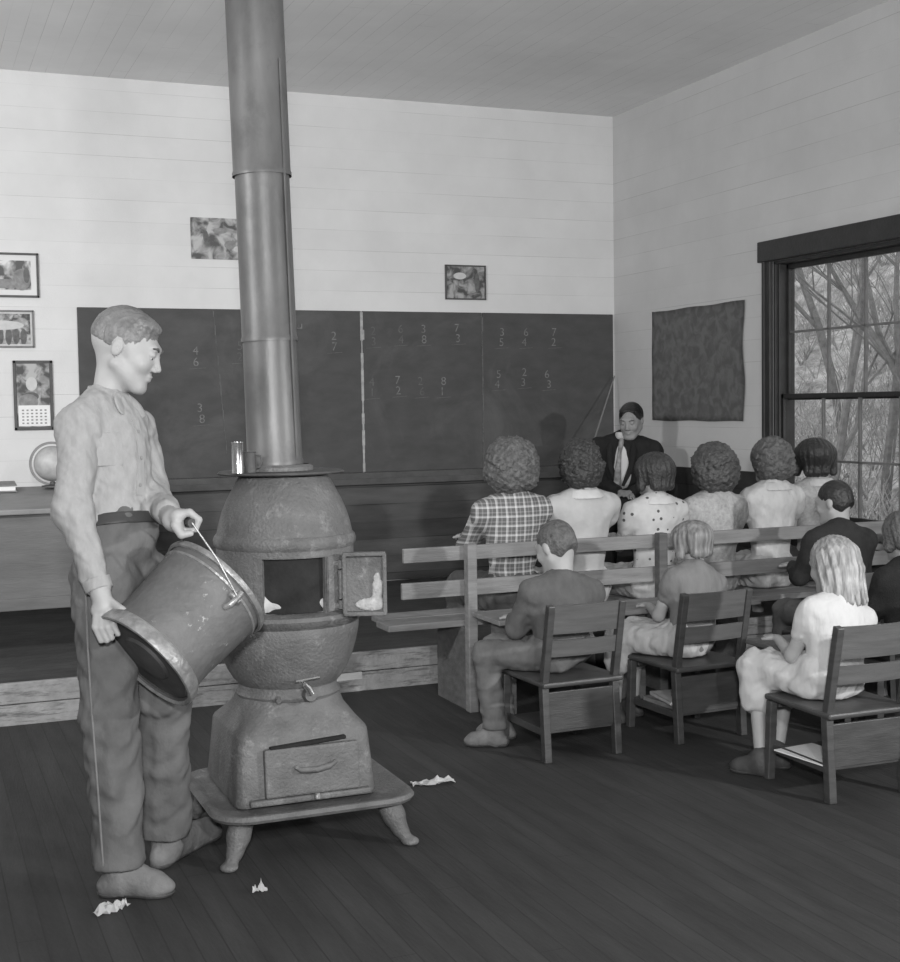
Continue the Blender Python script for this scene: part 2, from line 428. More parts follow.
# right wall with the window opening
WY0, WY1, WZ0, WZ1 = 5.50, 6.975, .70, 2.325
mb = MB()
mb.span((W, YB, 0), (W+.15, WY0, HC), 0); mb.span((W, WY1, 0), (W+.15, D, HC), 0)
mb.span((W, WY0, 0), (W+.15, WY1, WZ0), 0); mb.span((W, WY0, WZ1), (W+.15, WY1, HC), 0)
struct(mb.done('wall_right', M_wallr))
# dark wainscots
sbox('trim_1', (XL, D-.02, .2), (W, D, .965), M_wains)
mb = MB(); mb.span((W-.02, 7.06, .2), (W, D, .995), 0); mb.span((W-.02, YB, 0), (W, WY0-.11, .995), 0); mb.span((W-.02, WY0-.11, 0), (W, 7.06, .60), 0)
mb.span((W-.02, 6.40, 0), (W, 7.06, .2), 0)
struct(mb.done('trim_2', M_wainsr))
# platform
sbox('platform', (XL, 6.41, 0), (W-.02, D-.02, .195), M_plat)
mb = MB(); mb.span((XL, 6.385, .0), (W-.02, 6.41, .098), .003); mb.span((XL, 6.380, .102), (W-.02, 6.41, .2), .004)
struct(mb.done('platform_riser', M_riser))
# window
win = struct(thing('window_1', None, None, (W, (WY0+WY1)/2, WZ0)))
mb = MB()
mb.span((W-.028, 6.975, WZ0-.02), (W, 7.05, 2.33), .004)           # casing, far side
mb.span((W-.040, 7.02, WZ0-.02), (W-.02, 7.045, 2.33), .004)
mb.span((W-.028, WY0-.19, WZ0-.02), (W, WY0, 2.33), .004)
mb.done('casing', M_trim, win)
MB().span((W-.045, WY0-.24, 2.325), (W, 7.085, 2.455), .006).done('head_casing', M_trim, win)
MB().span((W-.075, WY0-.24, WZ0-.045), (W+.1, 7.09, WZ0), .006).done('sill', M_muntin, win)
mb = MB()
mb.span((W, 6.955, WZ0), (W+.149, 6.975, WZ1), .002); mb.span((W, WY0, WZ0), (W+.149, WY0+.025, WZ1), .002)
mb.span((W, WY0, WZ1-.02), (W+.149, WY1, WZ1), .002); mb.span((W+.02, 6.94, WZ0), (W+.035, 6.955, WZ1), .002)
mb.done('jamb', M_trim, win)
def sash(x, z0, z1, name):
    mb = MB(); y0, y1 = 5.525, 6.955; st = .025; mw = .014; zt = z1-.03; zb = z0+(.03 if z0 > 1 else .06)
    mb.span((x, y1-st, z0), (x+.035, y1, z1), .003); mb.span((x, y0, z0), (x+.035, y0+st, z1), .003)
    mb.span((x, y0, z0), (x+.035, y1, zb), .003); mb.span((x, y0, zt), (x+.035, y1, z1), .003)
    fr = mb.done(name, M_trim, win)
    m = MB()
    for yy in (6.56, 6.227, 5.885): m.span((x+.008, yy-mw/2, zb), (x+.028, yy+mw/2, zt), .002)
    zc = 1.085 if z0 < 1 else 1.882
    m.span((x+.008, y0+st, zc-mw/2), (x+.028, y1-st, zc+mw/2), .002)
    m.done('muntins', M_muntin, fr)
    g = MB().span((x+.016, y0+st, zb), (x+.020, y1-st, zt), 0).done('pane', M_glass, fr)
M_glass = bpy.data.materials.new('window_glass'); M_glass.use_nodes = True
nt = M_glass.node_tree; nt.nodes.clear()
_o = nt.nodes.new('ShaderNodeOutputMaterial'); _m = nt.nodes.new('ShaderNodeMixShader'); _t = nt.nodes.new('ShaderNodeBsdfTransparent'); _g = nt.nodes.new('ShaderNodeBsdfGlossy')
_g.inputs['Roughness'].default_value = .03; _fz = nt.nodes.new('ShaderNodeLayerWeight'); _fz.inputs[0].default_value = .12
_t.inputs[0].default_value = (.9, .9, .9, 1)
nt.links.new(_fz.outputs[0], _m.inputs[0]); nt.links.new(_t.outputs[0], _m.inputs[1]); nt.links.new(_g.outputs[0], _m.inputs[2]); nt.links.new(_m.outputs[0], _o.inputs[0])
sash(W+.085, 1.455, WZ1-.02, 'upper_sash'); sash(W+.045, WZ0, 1.495, 'lower_sash')
# outside: a brushy hillside with bare trees
def hill_h(x, y): return -.8 + max(0, x-8.5)*.42 + .35*sin(x*.7+y*.5) + .2*sin(y*1.3)
bm = bmesh.new(); gx = [[bm.verts.new((5.4+i*.9, -2+j*1.2, hill_h(5.4+i*.9, -2+j*1.2) if i else -.8)) for j in range(38)] for i in range(42)]
for i in range(41):
    for j in range(37): bm.faces.new((gx[i][j], gx[i+1][j], gx[i+1][j+1], gx[i][j+1])).smooth = True
me = bpy.data.meshes.new('hillside'); bm.to_mesh(me); bm.free()
def brushy(nt, tc, col):
    n = nt.nodes.new('ShaderNodeTexNoise'); n.inputs['Scale'].default_value = 1.7; n.inputs['Detail'].default_value = 9; n.inputs['Roughness'].default_value = .8
    nt.links.new(tc.outputs['Object'], n.inputs[0])
    k = math_n(nt, 'MULTIPLY', math_n(nt, 'SUBTRACT', n.outputs[0], .38), 4, True)
    return mix_n(nt, k, .16, .62)
M_hill = mat('leaf_littered_hillside', .35, .95, .2, 3, .8, 8, extra=brushy)
struct(link('hillside', me, None, M_hill))
M_bark = mat('bare_bark', .17, .9, .3, 12, .5, 40)
def tree(x, y, h, r, seed, label):
    R = random.Random(seed); mb = MB(); z0 = hill_h(x, y)-.1
    def grow(p, d, l, rr, depth):
        pts = [p]; q = p.copy(); dd = d.copy()
        for i in range(4):
            dd = (dd + Vector((R.uniform(-.16, .16), R.uniform(-.16, .16), R.uniform(-.05, .1)))).normalized(); q = q + dd*l/4; pts.append(q.copy())
        rr *= .62; mb.tube(pts, [rr*(1-.11*i) for i in range(5)], 6 if depth < 2 else 4, False)
        if depth < 5:
            for i in range(3 if depth < 3 else 2):
                k = R.choice((2, 3, 4)); a = R.uniform(0, 2*pi)
                nd = (dd*.75 + Vector((cos(a), sin(a), R.uniform(.0, .5)))*.62).normalized(); grow(pts[k], nd, l*R.uniform(.55, .8), rr/.62*.55, depth+1)
    grow(Vector((x, y, z0)), Vector((R.uniform(-.12, .12), R.uniform(-.12, .12), 1)), h, r, 0)
    o = mb.done('bare_tree', M_bark, smooth=True); tag(o, label, 'tree', 'bare trees on the hillside outside the window')
    return o
for i, (x, y, h, r, lab) in enumerate([(9.0, 11.6, 3.0, .09, 'slim bare tree outside, seen through the panes nearest the window casing'),
        (10.2, 12.0, 3.4, .11, 'bare forked tree outside, seen through the middle column of panes'),
        (9.6, 10.0, 2.8, .08, 'bare slanting tree outside, seen through the panes at the picture edge'),
        (12.5, 15.5, 3.6, .12, 'bare tree on the slope behind the slim tree'), (13.5, 14.4, 3.6, .12, 'bare tree higher on the slope, behind the forked tree'),
        (12.0, 13.0, 3.0, .08, 'thin bare tree between the forked tree and the slope trees'), (16, 17.5, 4.2, .14, 'bare tree far up the brushy hillside')]):
    tree(x, y, h, r, 11+i, lab)
# brushwood: twiggy shrubs nobody could count
mb = MB(); R_ = random.Random(3)
for i in range(700):
    x = R_.uniform(8.5, 24); y = x*R_.uniform(1.02, 1.45); z = hill_h(x, y)
    for k in range(6):
        a = R_.uniform(0, 6.28); h = R_.uniform(.2, .8); p = Vector((x, y, z-.05)); q = p+Vector((cos(a)*h*.5, sin(a)*h*.5, h*.8)); q2 = q+Vector((R_.uniform(-.3, .3), R_.uniform(-.3, .3), R_.uniform(.05, .5)))
        mb.tube([p, q, q2], [.009, .006, .003], 3, False)
M_twig = mat('pale_twigs', .34, .9, .5, 3)
tag(mb.done('brushwood', M_twig), 'tangled pale brushwood covering the hillside outside the window', 'brushwood', kind='stuff')

# ================================================================== ON THE WALLS
# blackboard: three slates with joints, a ledge, chalk sums
bb = thing('blackboard', 'long dark slate blackboard with faint chalk sums across the back wall', 'blackboard', (3.05, D, 1.0))
def slate(nt, tc, col):
    n = nt.nodes.new('ShaderNodeTexNoise'); n.inputs['Scale'].default_value = 1.6; n.inputs['Detail'].default_value = 7; n.inputs['Roughness'].default_value = .65; n.inputs['Distortion'].default_value = .8
    nt.links.new(tc.outputs['Object'], n.inputs[0])
    k = math_n(nt, 'MULTIPLY', math_n(nt, 'SUBTRACT', n.outputs[0], .5), 2.6, True)
    return mix_n(nt, k, col, .13)
M_slate = mat('chalk_dusted_slate', .068, .75, .15, 5, .05, 60, extra=slate, stretch=(1, 1, 2))
M_chalk = mat('chalk', .165, .95, .35, 40); M_chalkf = mat('faint_chalk', .115, .95, .25, 30)
for a, b in ((1.055, 3.008), (3.014, 3.944), (3.950, 5.046)):
    MB().span((a, D-.018, .985), (b, D, 2.133), .004).done('slate_panel', M_slate, bb)
def jag(x, z0, z1, wd, m, name, lean=0):
    mb = MB(); R = random.Random(int(x*100)); z = z0
    while z < z1:
        dz = R.uniform(.04, .1); ww = wd*R.uniform(.4, 1.3); t = (z-z0)/(z1-z0)
        mb.span((x+lean*t-ww/2, D-.0205, z), (x+lean*t+ww/2, D-.0175, min(z+dz, z1)), 0); z += dz
    return mb.done(name, m, bb)
M_joint = mat('whitened_joint', .34, .95, .25, 30)
jag(3.011, .99, 2.13, .016, M_joint, 'joint'); jag(3.947, 1.0, 2.1, .010, M_chalkf, 'joint'); jag(2.02, 1.15, 2.12, .006, M_chalkf, 'chalk_line', -.07)
MB().span((3.000, D-.0215, 1.93), (3.03, D-.0178, 2.0), .001).done('chipped_spot', M_joint, bb)
def text(s, x, z, size, m, name='chalk_figure'):
    cu = bpy.data.curves.new(name, 'FONT'); cu.body = s; cu.size = size; cu.align_x = 'CENTER'; cu.offset = -.0005; cu.extrude = .0004
    tmp = bpy.data.objects.new('t', cu); C.objects.link(tmp)
    dg = bpy.context.evaluated_depsgraph_get(); me = bpy.data.meshes.new_from_object(tmp.evaluated_get(dg))
    bpy.data.objects.remove(tmp); bpy.data.curves.remove(cu); me.name = name
    me.transform(Matrix.Translation((x-bb.location.x, D-.0192-bb.location.y, z-bb.location.z)) @ Matrix.Rotation(pi/2, 4, 'X'))
    return link(name, me, bb, m)
R_ = random.Random(5)
def sum_at(x, z, digs, k):
    mb = MB()
    for i, dgt in enumerate(digs): text(dgt, x+R_.uniform(-.01, .01), z-.075*i, .085, M_chalkf if k else M_chalk)
    mb.bar((x-.05, D-.0195, z-.075*len(digs)+.055), (x+.06, D-.0195, z-.075*len(digs)+.062), .0016, .006, 0, (0, 1, 0)); mb.done('chalk_rule', M_chalk, bb)
for (px, py, dg, k) in ((372, 335, '23', 1), (399, 333, '64', 1), (422, 333, '38', 0), (457, 332, '73', 0), (500, 336, '35', 0), (524, 336, '64', 0), (553, 336, '72', 0),
                        (371, 386, '41', 1), (398, 384, '72', 0), (420, 385, '26', 1), (442, 385, '81', 0), (497, 378, '54', 0), (523, 376, '23', 0), (547, 378, '63', 0),
                        (196, 355, '46', 0), (238, 350, '52', 1), (200, 412, '38', 0), (333, 340, '27', 0)):
    p = at(px, py, D); sum_at(p.x, p.z, dg, k)
mb = MB(); mb.span((1.04, D-.085, .900), (5.046, D-.02, .925), .005); mb.span((1.04, D-.092, .900), (5.046, D-.080, .945), .004); mb.span((1.04, D-.045, .925), (5.046, D-.02, .985), .004)
mb.done('chalk_ledge', mat('ledge_wood', .075, .7, .2, 9, .2, 40), bb)

# pictures
def art(kind, lo, hi, sc_, th=.5):
    def f(nt, tc, col):
        n = nt.nodes.new('ShaderNodeTexNoise'); n.inputs['Scale'].default_value = sc_; n.inputs['Detail'].default_value = 5; n.inputs['Distortion'].default_value = .6
        mp = nt.nodes.new('ShaderNodeMapping'); mp.inputs['Location'].default_value = (kind, kind*2, kind*3)
        nt.links.new(tc.outputs['Object'], mp.inputs[0]); nt.links.new(mp.outputs[0], n.inputs[0])
        k = math_n(nt, 'MULTIPLY', math_n(nt, 'SUBTRACT', n.outputs[0], th-.1), 5, True)
        return mix_n(nt, k, lo, hi)
    return f
def picture(name, label, x0, x1, z0, z1, fw, mf, mm, ma, mat_w, cat='picture', tilt=0, shapes=None):
    t = thing(name, label, cat, ((x0+x1)/2, D-.001, z0)); y = D-.002
    mb = MB()
    if fw:
        mb.span((x0, y-.018, z0), (x1, y, z0+fw), .002); mb.span((x0, y-.018, z1-fw), (x1, y, z1), .002)
        mb.span((x0, y-.018, z0), (x0+fw, y, z1), .002); mb.span((x1-fw, y-.018, z0), (x1, y, z1), .002)
        mb.done('frame', mf, t)
    MB().span((x0+fw, y-.006, z0+fw), (x1-fw, y, z1-fw), 0).done('mount', mm, t)
    a, b, c, d = x0+fw+mat_w, x1-fw-mat_w, z0+fw+mat_w, z1-fw-mat_w
    pr = MB().span((a, y-.008, c), (b, y-.005, d), 0).done('print', ma, t)
    if shapes:
        for q_, (sx, sz, sw, sh, m) in enumerate(shapes):
            mb = MB(); cx = a+(b-a)*sx; cz = c+(d-c)*sz
            mb.lathe([(0.001, 0), (1, 0), (1, .0006), (.001, .0006)], (cx, y-.0077-.0004*q_, cz), Matrix(((sw, 0, 0), (0, 0, -1), (0, sh, 0))), 18).done('print_shape', m, pr)
    return t
M_frame = mat('dark_picture_frame', .07, .5, .2, 20); M_framel = mat('grey_picture_frame', .16, .5, .2, 20); M_mount = mat('cream_mount', .62, .8, .04)
M_pd = mat('print_dark', .12, .8, .3, 30); M_pm = mat('print_mid', .22, .8, .3, 30); M_pl = mat('print_light', .5, .8, .1, 30)
M_a1 = mat('print_street', .3, .7, extra=art(1.3, .10, .62, 11, .52)); M_a2 = mat('print_group', .3, .7, extra=art(4.1, .07, .42, 20, .5))
M_a3 = mat('print_portrait', .3, .7, extra=art(2.2, .08, .40, 13, .5)); M_a4 = mat('print_landscape', .12, .7, extra=art(6.5, .07, .34, 14, .52)); M_a5 = mat('print_farm', .14, .7, extra=art(9.3, .09, .42, 12, .5))
picture('framed_picture', 'dark-framed street view in a wide white mount, topmost of three on the left', .34, .822, 2.19, 2.475, .014, M_frame, M_mount, M_a1, .035,
        shapes=[(.85, .35, .055, .07, M_pm), (.55, .2, .12, .03, M_pm), (.93, .5, .02, .05, M_pd)])
picture('framed_picture', 'grey-framed group photograph hung below the street view', .38, .782, 1.868, 2.108, .011, M_framel, M_pl, M_a2, .012,
        shapes=[(.2, .25, .02, .05, M_pd), (.35, .25, .02, .055, M_pd), (.48, .25, .02, .05, M_pd), (.62, .25, .02, .055, M_pd), (.75, .25, .02, .05, M_pd), (.88, .25, .02, .05, M_pd), (.5, .62, .14, .03, M_pl)])
cal = picture('wall_calendar', 'tall dark-framed calendar with a picture above a white date pad', .642, .888, 1.335, 1.785, .018, M_frame, M_framel, M_a3, .002, 'calendar',
        shapes=[(.45, .68, .035, .045, M_pl), (.42, .48, .05, .03, M_pd), (.35, .40, .06, .05, M_pm)])
MB().span((.668, D-.0145, 1.36), (.866, D-.0095, 1.495), .001).done('date_pad', M_paper, cal)
mb = MB()
for i in range(5):
    for j in range(6): mb.span((.69+j*.028, D-.0152, 1.375+i*.021), (.703+j*.028, D-.0142, 1.384+i*.021), 0)
mb.done('date_figures', M_pm, cal)
picture('wall_print', 'unframed print with rounded figures pinned behind the stovepipe', 1.815, 2.26, 2.47, 2.748, 0, M_frame, M_a5, M_a5, .004,
        shapes=[(.22, .55, .018, .04, M_pd), (.6, .35, .04, .03, M_pm), (.45, .7, .05, .02, M_pm), (.72, .25, .03, .02, M_pl)])
picture('wall_print', 'small dark framed landscape above the middle of the blackboard', 3.662, 3.984, 2.226, 2.478, .010, M_frame, M_a4, M_a4, .0,
        shapes=[(.35, .7, .05, .025, M_pl), (.8, .5, .02, .07, M_pd)])
# map on the side wall: a slightly cockled sheet
bm = bmesh.new(); nx, nz = 24, 18; vs = []
R_ = random.Random(9)
for i in range(nx+1):
    for j in range(nz+1):
        u, v = i/nx, j/nz; y = 7.28+1.146*u; z = 1.322+.787*v
        y += .012*sin(9*v+2)*(1 if u < .1 else 0)*(1-u*10 if u < .1 else 0) ; z += .003*sin(14*u)*(1 if v in (0, 1) else 0)
        vs.append(bm.verts.new((W-.010-.002*sin(7*u+3*v)-.001*sin(13*v), y, z)))
for i in range(nx):
    for j in range(nz):
        a = i*(nz+1)+j; bm.faces.new((vs[a], vs[a+1], vs[a+nz+2], vs[a+nz+1])).smooth = True
bmesh.ops.solidify(bm, geom=bm.faces[:], thickness=.0015)
me = bpy.data.meshes.new('wall_map'); bm.to_mesh(me); bm.free()
M_map = mat('printed_map', .14, .85, .2, 8, .1, 30, extra=art(3.3, .22, .31, 14, .5))
tag(link('wall_map', me, None, M_map), 'dark mottled printed map tacked to the side wall near the corner', 'map')

# ================================================================== FURNITURE
# teacher's desk on the platform
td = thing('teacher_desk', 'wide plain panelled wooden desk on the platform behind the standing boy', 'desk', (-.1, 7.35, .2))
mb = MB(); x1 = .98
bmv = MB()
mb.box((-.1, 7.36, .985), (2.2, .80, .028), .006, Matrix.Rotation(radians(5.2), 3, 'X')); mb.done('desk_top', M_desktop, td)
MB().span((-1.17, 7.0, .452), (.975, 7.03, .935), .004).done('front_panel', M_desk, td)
MB().span((-1.17, 6.985, .448), (.985, 7.0, .51), .004).done('lower_rail', M_desk, td)
for x in (-1.16, .945):
    MB().span((x-.02, 7.03, .452), (x+.02, 7.70, .94), .004).done('side_panel', M_desk, td)
for x in (-1.15, .94):
    for y in (7.045, 7.69): MB().span((x-.03, y-.03, .2), (x+.03, y+.03, .452), .004).done('leg', M_desk, td)
bk = thing('book', 'closed dark book lying flat on the teacher desk at the picture edge', 'book', (.38, 7.62, 1.031))
Rb = Matrix.Rotation(radians(5.2), 3, 'X')
MB().box((.42, 7.62, 1.030), (.24, .17, .008), .002, Rb).box((.42, 7.617, 1.062), (.24, .17, .006), .002, Rb).done('cover', M_framel, bk); MB().box((.42, 7.62, 1.046), (.225, .155, .025), .001, Rb).done('pages', M_mount, bk)
gl = thing('globe', 'small pale globe in a ring mount on the teacher desk, half hidden by the boy', 'globe', (.735, 7.62, 1.034))
gc = Vector((.735, 7.62, 1.165))
MB().lathe([(.001, .0), (.06, .0), (.06, .008), (.02, .014), (.012, .03), (.001, .03)], (gc.x, gc.y, 1.036), None, 32).done('base', M_frame, gl, True)
mb = MB(); mb.lathe([(.098*sin(pi*i/24), -.098*cos(pi*i/24)) for i in range(25)], gc, None, 40).done('sphere', mat('globe_paper', .33, .5, .25, 12), gl, True)
Rg = Matrix.Rotation(radians(90), 3, 'X')
MB().lathe([(.108, -.007), (.122, -.007), (.122, .007), (.108, .007), (.108, -.007)], gc, Rg, 48).done('ring_mount', M_framel, gl, True)

# pupils' bench with two slat back
bn = thing('school_bench', 'long homemade plank bench with two back slats and square posts where the girls sit', 'bench', (3.6, 5.9, 0))
BX0, BX1 = 2.11, 4.97
MB().span((BX0, 5.742, .722), (BX1, 5.766, .790), .004).done('back_slat', M_bench, bn)
MB().span((BX0-.01, 5.742, .552), (BX1, 5.766, .628), .004).done('back_slat', M_bench, bn)
for x in (2.435, 3.475, 4.56):
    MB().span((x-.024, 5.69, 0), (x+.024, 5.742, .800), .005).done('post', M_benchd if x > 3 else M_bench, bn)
MB().span((BX0-.06, 5.80, .395), (BX1, 5.98, .427), .005).done('seat_plank', M_bench, bn)
MB().span((BX0-.02, 5.99, .395), (BX1, 6.17, .427), .005).done('seat_plank', M_bench, bn)
for x in (2.435, 3.475, 4.56):
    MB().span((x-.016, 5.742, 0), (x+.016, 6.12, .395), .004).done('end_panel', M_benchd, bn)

# writing shelf behind the bench, for the chairs' row
ds = thing('writing_table', 'low plank writing table between the bench and the row of chairs', 'table', (3.2, 5.5, 0))
MB().span((2.42, 5.36, .462), (3.82, 5.68, .484), .004).done('table_top', M_bench, ds)
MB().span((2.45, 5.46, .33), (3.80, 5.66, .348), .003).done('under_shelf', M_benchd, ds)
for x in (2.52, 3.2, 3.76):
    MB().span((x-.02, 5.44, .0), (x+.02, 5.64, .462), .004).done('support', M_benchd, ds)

def desk(name, label, x0, x1, y0, y1, z, rz=0, group=None):
    t = thing(name, label, 'desk', ((x0+x1)/2, (y0+y1)/2, 0))
    MB().span((x0, y0, z-.022), (x1, y1, z), .005).done('desk_top', M_chairl, t)
    MB().span((x0+.03, y0+.03, z-.13), (x1-.03, y1-.03, z-.11), .003).done('book_shelf', M_chair, t)
    for x in (x0+.04, x1-.04):
        MB().span((x-.013, y0+.03, z-.14), (x+.013, y1-.03, z-.022), .003).done('side_panel', M_chair, t)
        MB().span((x-.018, y0+.10, .03), (x+.018, y1-.08, z-.14), .004).done('pedestal', M_chair, t)
        MB().span((x-.022, y0+.02, 0), (x+.022, y1-.02, .03), .004).done('foot', M_chair, t)
    return t
desk('pupil_desk', 'low wooden pupil desk in front of the girl in the white dress', 3.15, 3.75, 4.27, 4.53, .48)

# pupils' chairs
def make_chair():
    t = thing('pupil_chair', 'x', 'chair')
    w2, dp = .165, .36
    for s in (-1, 1):
        MB().bar((s*w2, .0, 0), (s*w2, .022, .31), .032, .036, .004, (0, 1, 0)).bar((s*w2, .022, .30), (s*w2, -.045, .648), .030, .032, .004, (0, 1, 0)).done('back_post', M_chair, t)
        MB().bar((s*(w2+.012), dp, 0), (s*(w2+.006), dp-.01, .305), .032, .032, .004, (0, 1, 0)).done('front_leg', M_chair, t)
        MB().span((s*w2-.008, .03, .105), (s*w2+.008, dp-.02, .135), .003).done('side_rail', M_chair, t)
    Rt = Matrix.Rotation(radians(11), 3, 'X')
    def curved(z, h, name, y):
        mb = MB(); n = 8
        bmv = mb.bm; rows = []
        for i in range(n+1):
            u = -1+2*i/n; yy = y-.018*(1-u*u); x = u*(w2+.002)
            dz = Vector((0, -.19*h, .98*h))
            rows.append([bmv.verts.new((x, yy-.007, z)), bmv.verts.new((x, yy+.007, z)), bmv.verts.new(Vector((x, yy+.007, z))+dz), bmv.verts.new(Vector((x, yy-.007, z))+dz)])
        for a, b in zip(rows, rows[1:]):
            for k in range(4): bmv.faces.new((a[k], a[(k+1) % 4], b[(k+1) % 4], b[k]))
        bmv.faces.new(rows[0]); bmv.faces.new(rows[-1][::-1])
        bmesh.ops.bevel(bmv, geom=[e for e in bmv.edges if len(e.link_faces) == 2 and e.calc_face_angle(0) > .8], offset=.003, segments=2, affect='EDGES')
        mb.done(name, M_chairl, t)
    curved(.527, .122, 'back_slat', -.018); curved(.432, .070, 'back_slat', -.002)
    mb = MB(); mb.box((0, .18, .318), (.375, .40, .022), .008); mb.done('seat', M_chair, t)
    MB().span((-w2+.01, .005, .125), (w2-.01, .02, .285), .003).done('box_back', M_chair, t)
    MB().span((-w2, .01, .115), (w2, dp-.02, .127), .002).done('book_shelf', M_chair, t)
    MB().span((-w2+.01, dp-.035, .28), (w2-.01, dp-.015, .308), .003).done('front_rail', M_chair, t)
    return t
def dup(root, loc, rz, label, group=None):
    r = root.copy(); C.objects.link(r); r.location = loc; r.rotation_euler = (0, 0, rz); r['label'] = label
    if group: r['group'] = group
    for ch in list(root.children):
        c = ch.copy(); C.objects.link(c); c.parent = r; c.matrix_parent_inverse = ch.matrix_parent_inverse
        for g in ch.children:
            d = g.copy(); C.objects.link(d); d.parent = c
    return r
CA = (2.515, 4.76, radians(2)); CB = (3.155, 4.79, radians(3)); CC = (3.195, 3.83, radians(-1)); CDp = (4.13, 4.985, radians(0))
ch = make_chair(); gch = "pupils' wooden chairs"
ch.location = (CA[0], CA[1], 0); ch.rotation_euler = (0, 0, CA[2]); ch['label'] = 'small varnished chair under the boy in the grey jacket'; ch['group'] = gch
dup(ch, (CB[0], CB[1], 0), CB[2], 'small varnished chair under the girl with bobbed fair hair', gch)
dup(ch, (CC[0], CC[1], 0), CC[2], 'small varnished chair nearest the camera, under the girl in white', gch)
dup(ch, (CDp[0], CDp[1], 0), CDp[2], 'small varnished chair under the boy in the dark sweater', gch)
dup(ch, (3.97, 4.25, 0), radians(0), 'small varnished chair under the girl in the black coat at the picture edge', gch)
tc_ = dup(ch, (4.62, 8.25, .2), radians(168), 'dark wooden chair on the platform under the seated man', None)
tc_.scale = (1.25, 1.25, 1.3); del tc_['group']
# books and papers on the chair shelves
def book(x, y, z, sx, sy, sz, rz, m, label, cat='book', name='book'):
    R = Matrix.Rotation(rz, 3, 'Z')
    t = thing(name, label, cat, (x, y, z))
    mb = MB(); mb.box((x, y, z+.002), (sx, sy, .004), .001, R).box((x, y, z+sz-.002), (sx, sy, .004), .001, R).box(Vector((x, y, z+sz/2))+R @ Vector((-sx/2+.002, 0, 0)), (.004, sy, sz), .001, R)
    mb.done('cover', m, t); MB().box(Vector((x, y, z+sz/2))+R @ Vector((.0, 0, 0)), (sx-.012, sy-.012, sz-.009), .0, R).done('pages', M_paper, t); return t
book(3.10, 4.96, .1285, .20, .25, .022, .1, M_bench, 'thick pale book on the shelf under the chair of the girl with bobbed fair hair')
book(3.09, 4.95, .1515, .17, .23, .016, -.15, M_pl, 'thin pale book on top of the thick one under the bobbed girl chair')
tag(MB().box((3.10, 4.00, .131), (.19, .26, .005), .001, Matrix.Rotation(.1, 3, 'Z')).done('notepad', M_paper), 'white notepad on the shelf under the nearest chair', 'paper')
# dark folded coat on the desk and the pail
F = SDF((3.15, 4.2, .45), (3.85, 4.7, .72), .008)
R_ = np.random.RandomState(4)
for i in range(9): a = np.array((3.42+.03*i, 4.38+R_.uniform(-.04, .08), .502+R_.uniform(0, .02))); F.cap(a, a+np.array((R_.uniform(.05, .1), R_.uniform(-.07, .07), 0)), .026, .022, .02)
F.wrinkle(.005, 60, 3); F.cutbox((3, 4, .4), (4, 5, .481))
tag(F.mesh('folded_coat', M_sweater), 'dark crumpled coat lying on the desk before the girl in white', 'coat')
pl = thing('lunch_pail', 'small dark lidded pail on the floor, seen through the nearest chair back', 'pail', (3.80, 4.02, 0))
MB().lathe([(.001, 0), (.058, 0), (.060, .012), (.066, .15), (.068, .156), (.064, .158), (.001, .158)], (3.80, 4.02, 0), None, 32).done('body', M_bucketd, pl, True)
MB().lathe([(.001, .19), (.02, .188), (.05, .172), (.070, .165), (.070, .157), (.001, .157)], (3.80, 4.02, 0), None, 32).done('lid', M_irond, pl, True)
def scrap(px, py, sx, sy, seed, label):
    p = atz(px, py, 0); R = random.Random(seed); bm = bmesh.new(); n, m_ = 10, 5; g = []
    ang = R.uniform(-.2, .5)
    for i in range(n+1):
        for j in range(m_+1):
            u = (i/n-.5)*sx; v = (j/m_-.5)*sy*(1-.4*abs(i/n-.5)*2+R.uniform(-.15, .15)); g.append(bm.verts.new((p.x+u*cos(ang)-v*sin(ang), p.y+u*sin(ang)+v*cos(ang), .002+abs(R.gauss(0, .012)))))
    for i in range(n):
        for j in range(m_): a = i*(m_+1)+j; bm.faces.new((g[a], g[a+1], g[a+m_+2], g[a+m_+1]))
    bmesh.ops.solidify(bm, geom=bm.faces[:], thickness=.001)
    for v in bm.verts: v.co.z = max(v.co.z, .0005)
    me = bpy.data.meshes.new('paper_scrap'); bm.to_mesh(me); bm.free()
    tag(link('paper_scrap', me, None, M_paper), label, 'paper', 'paper scraps on the floor')
scrap(433, 784, .17, .07, 1, 'long crumpled white paper on the floor beside the stove')
scrap(111, 911, .11, .06, 2, "crumpled white paper by the standing boy's near shoe")
scrap(260, 893, .045, .012, 3, 'tiny paper chip on the floor in front of the stove')
# pointer leaning against the blackboard corner
tp = Vector((5.026, 8.93, 1.66)); pm = at(592, 447, 8.55); dv = (pm-tp).normalized(); bt = tp+dv*((.2-tp.z)/dv.z)
tag(MB().tube([bt, tp.lerp(bt, .5), tp], [.0085, .0075, .005], 10).done('wooden_pointer', M_desktop, smooth=True), 'long thin wooden pointer leaning in the corner by the blackboard', 'pointer')

# ================================================================== STOVE
SX, SY = 1.168, 4.34
st = thing('coal_stove', 'rusty pot-bellied cast iron coal stove with open feed door on a footed tray', 'stove', (SX, SY, 0))
Rf = Matrix.Rotation(radians(-8), 3, 'Z')     # the feed door looks a little to the left
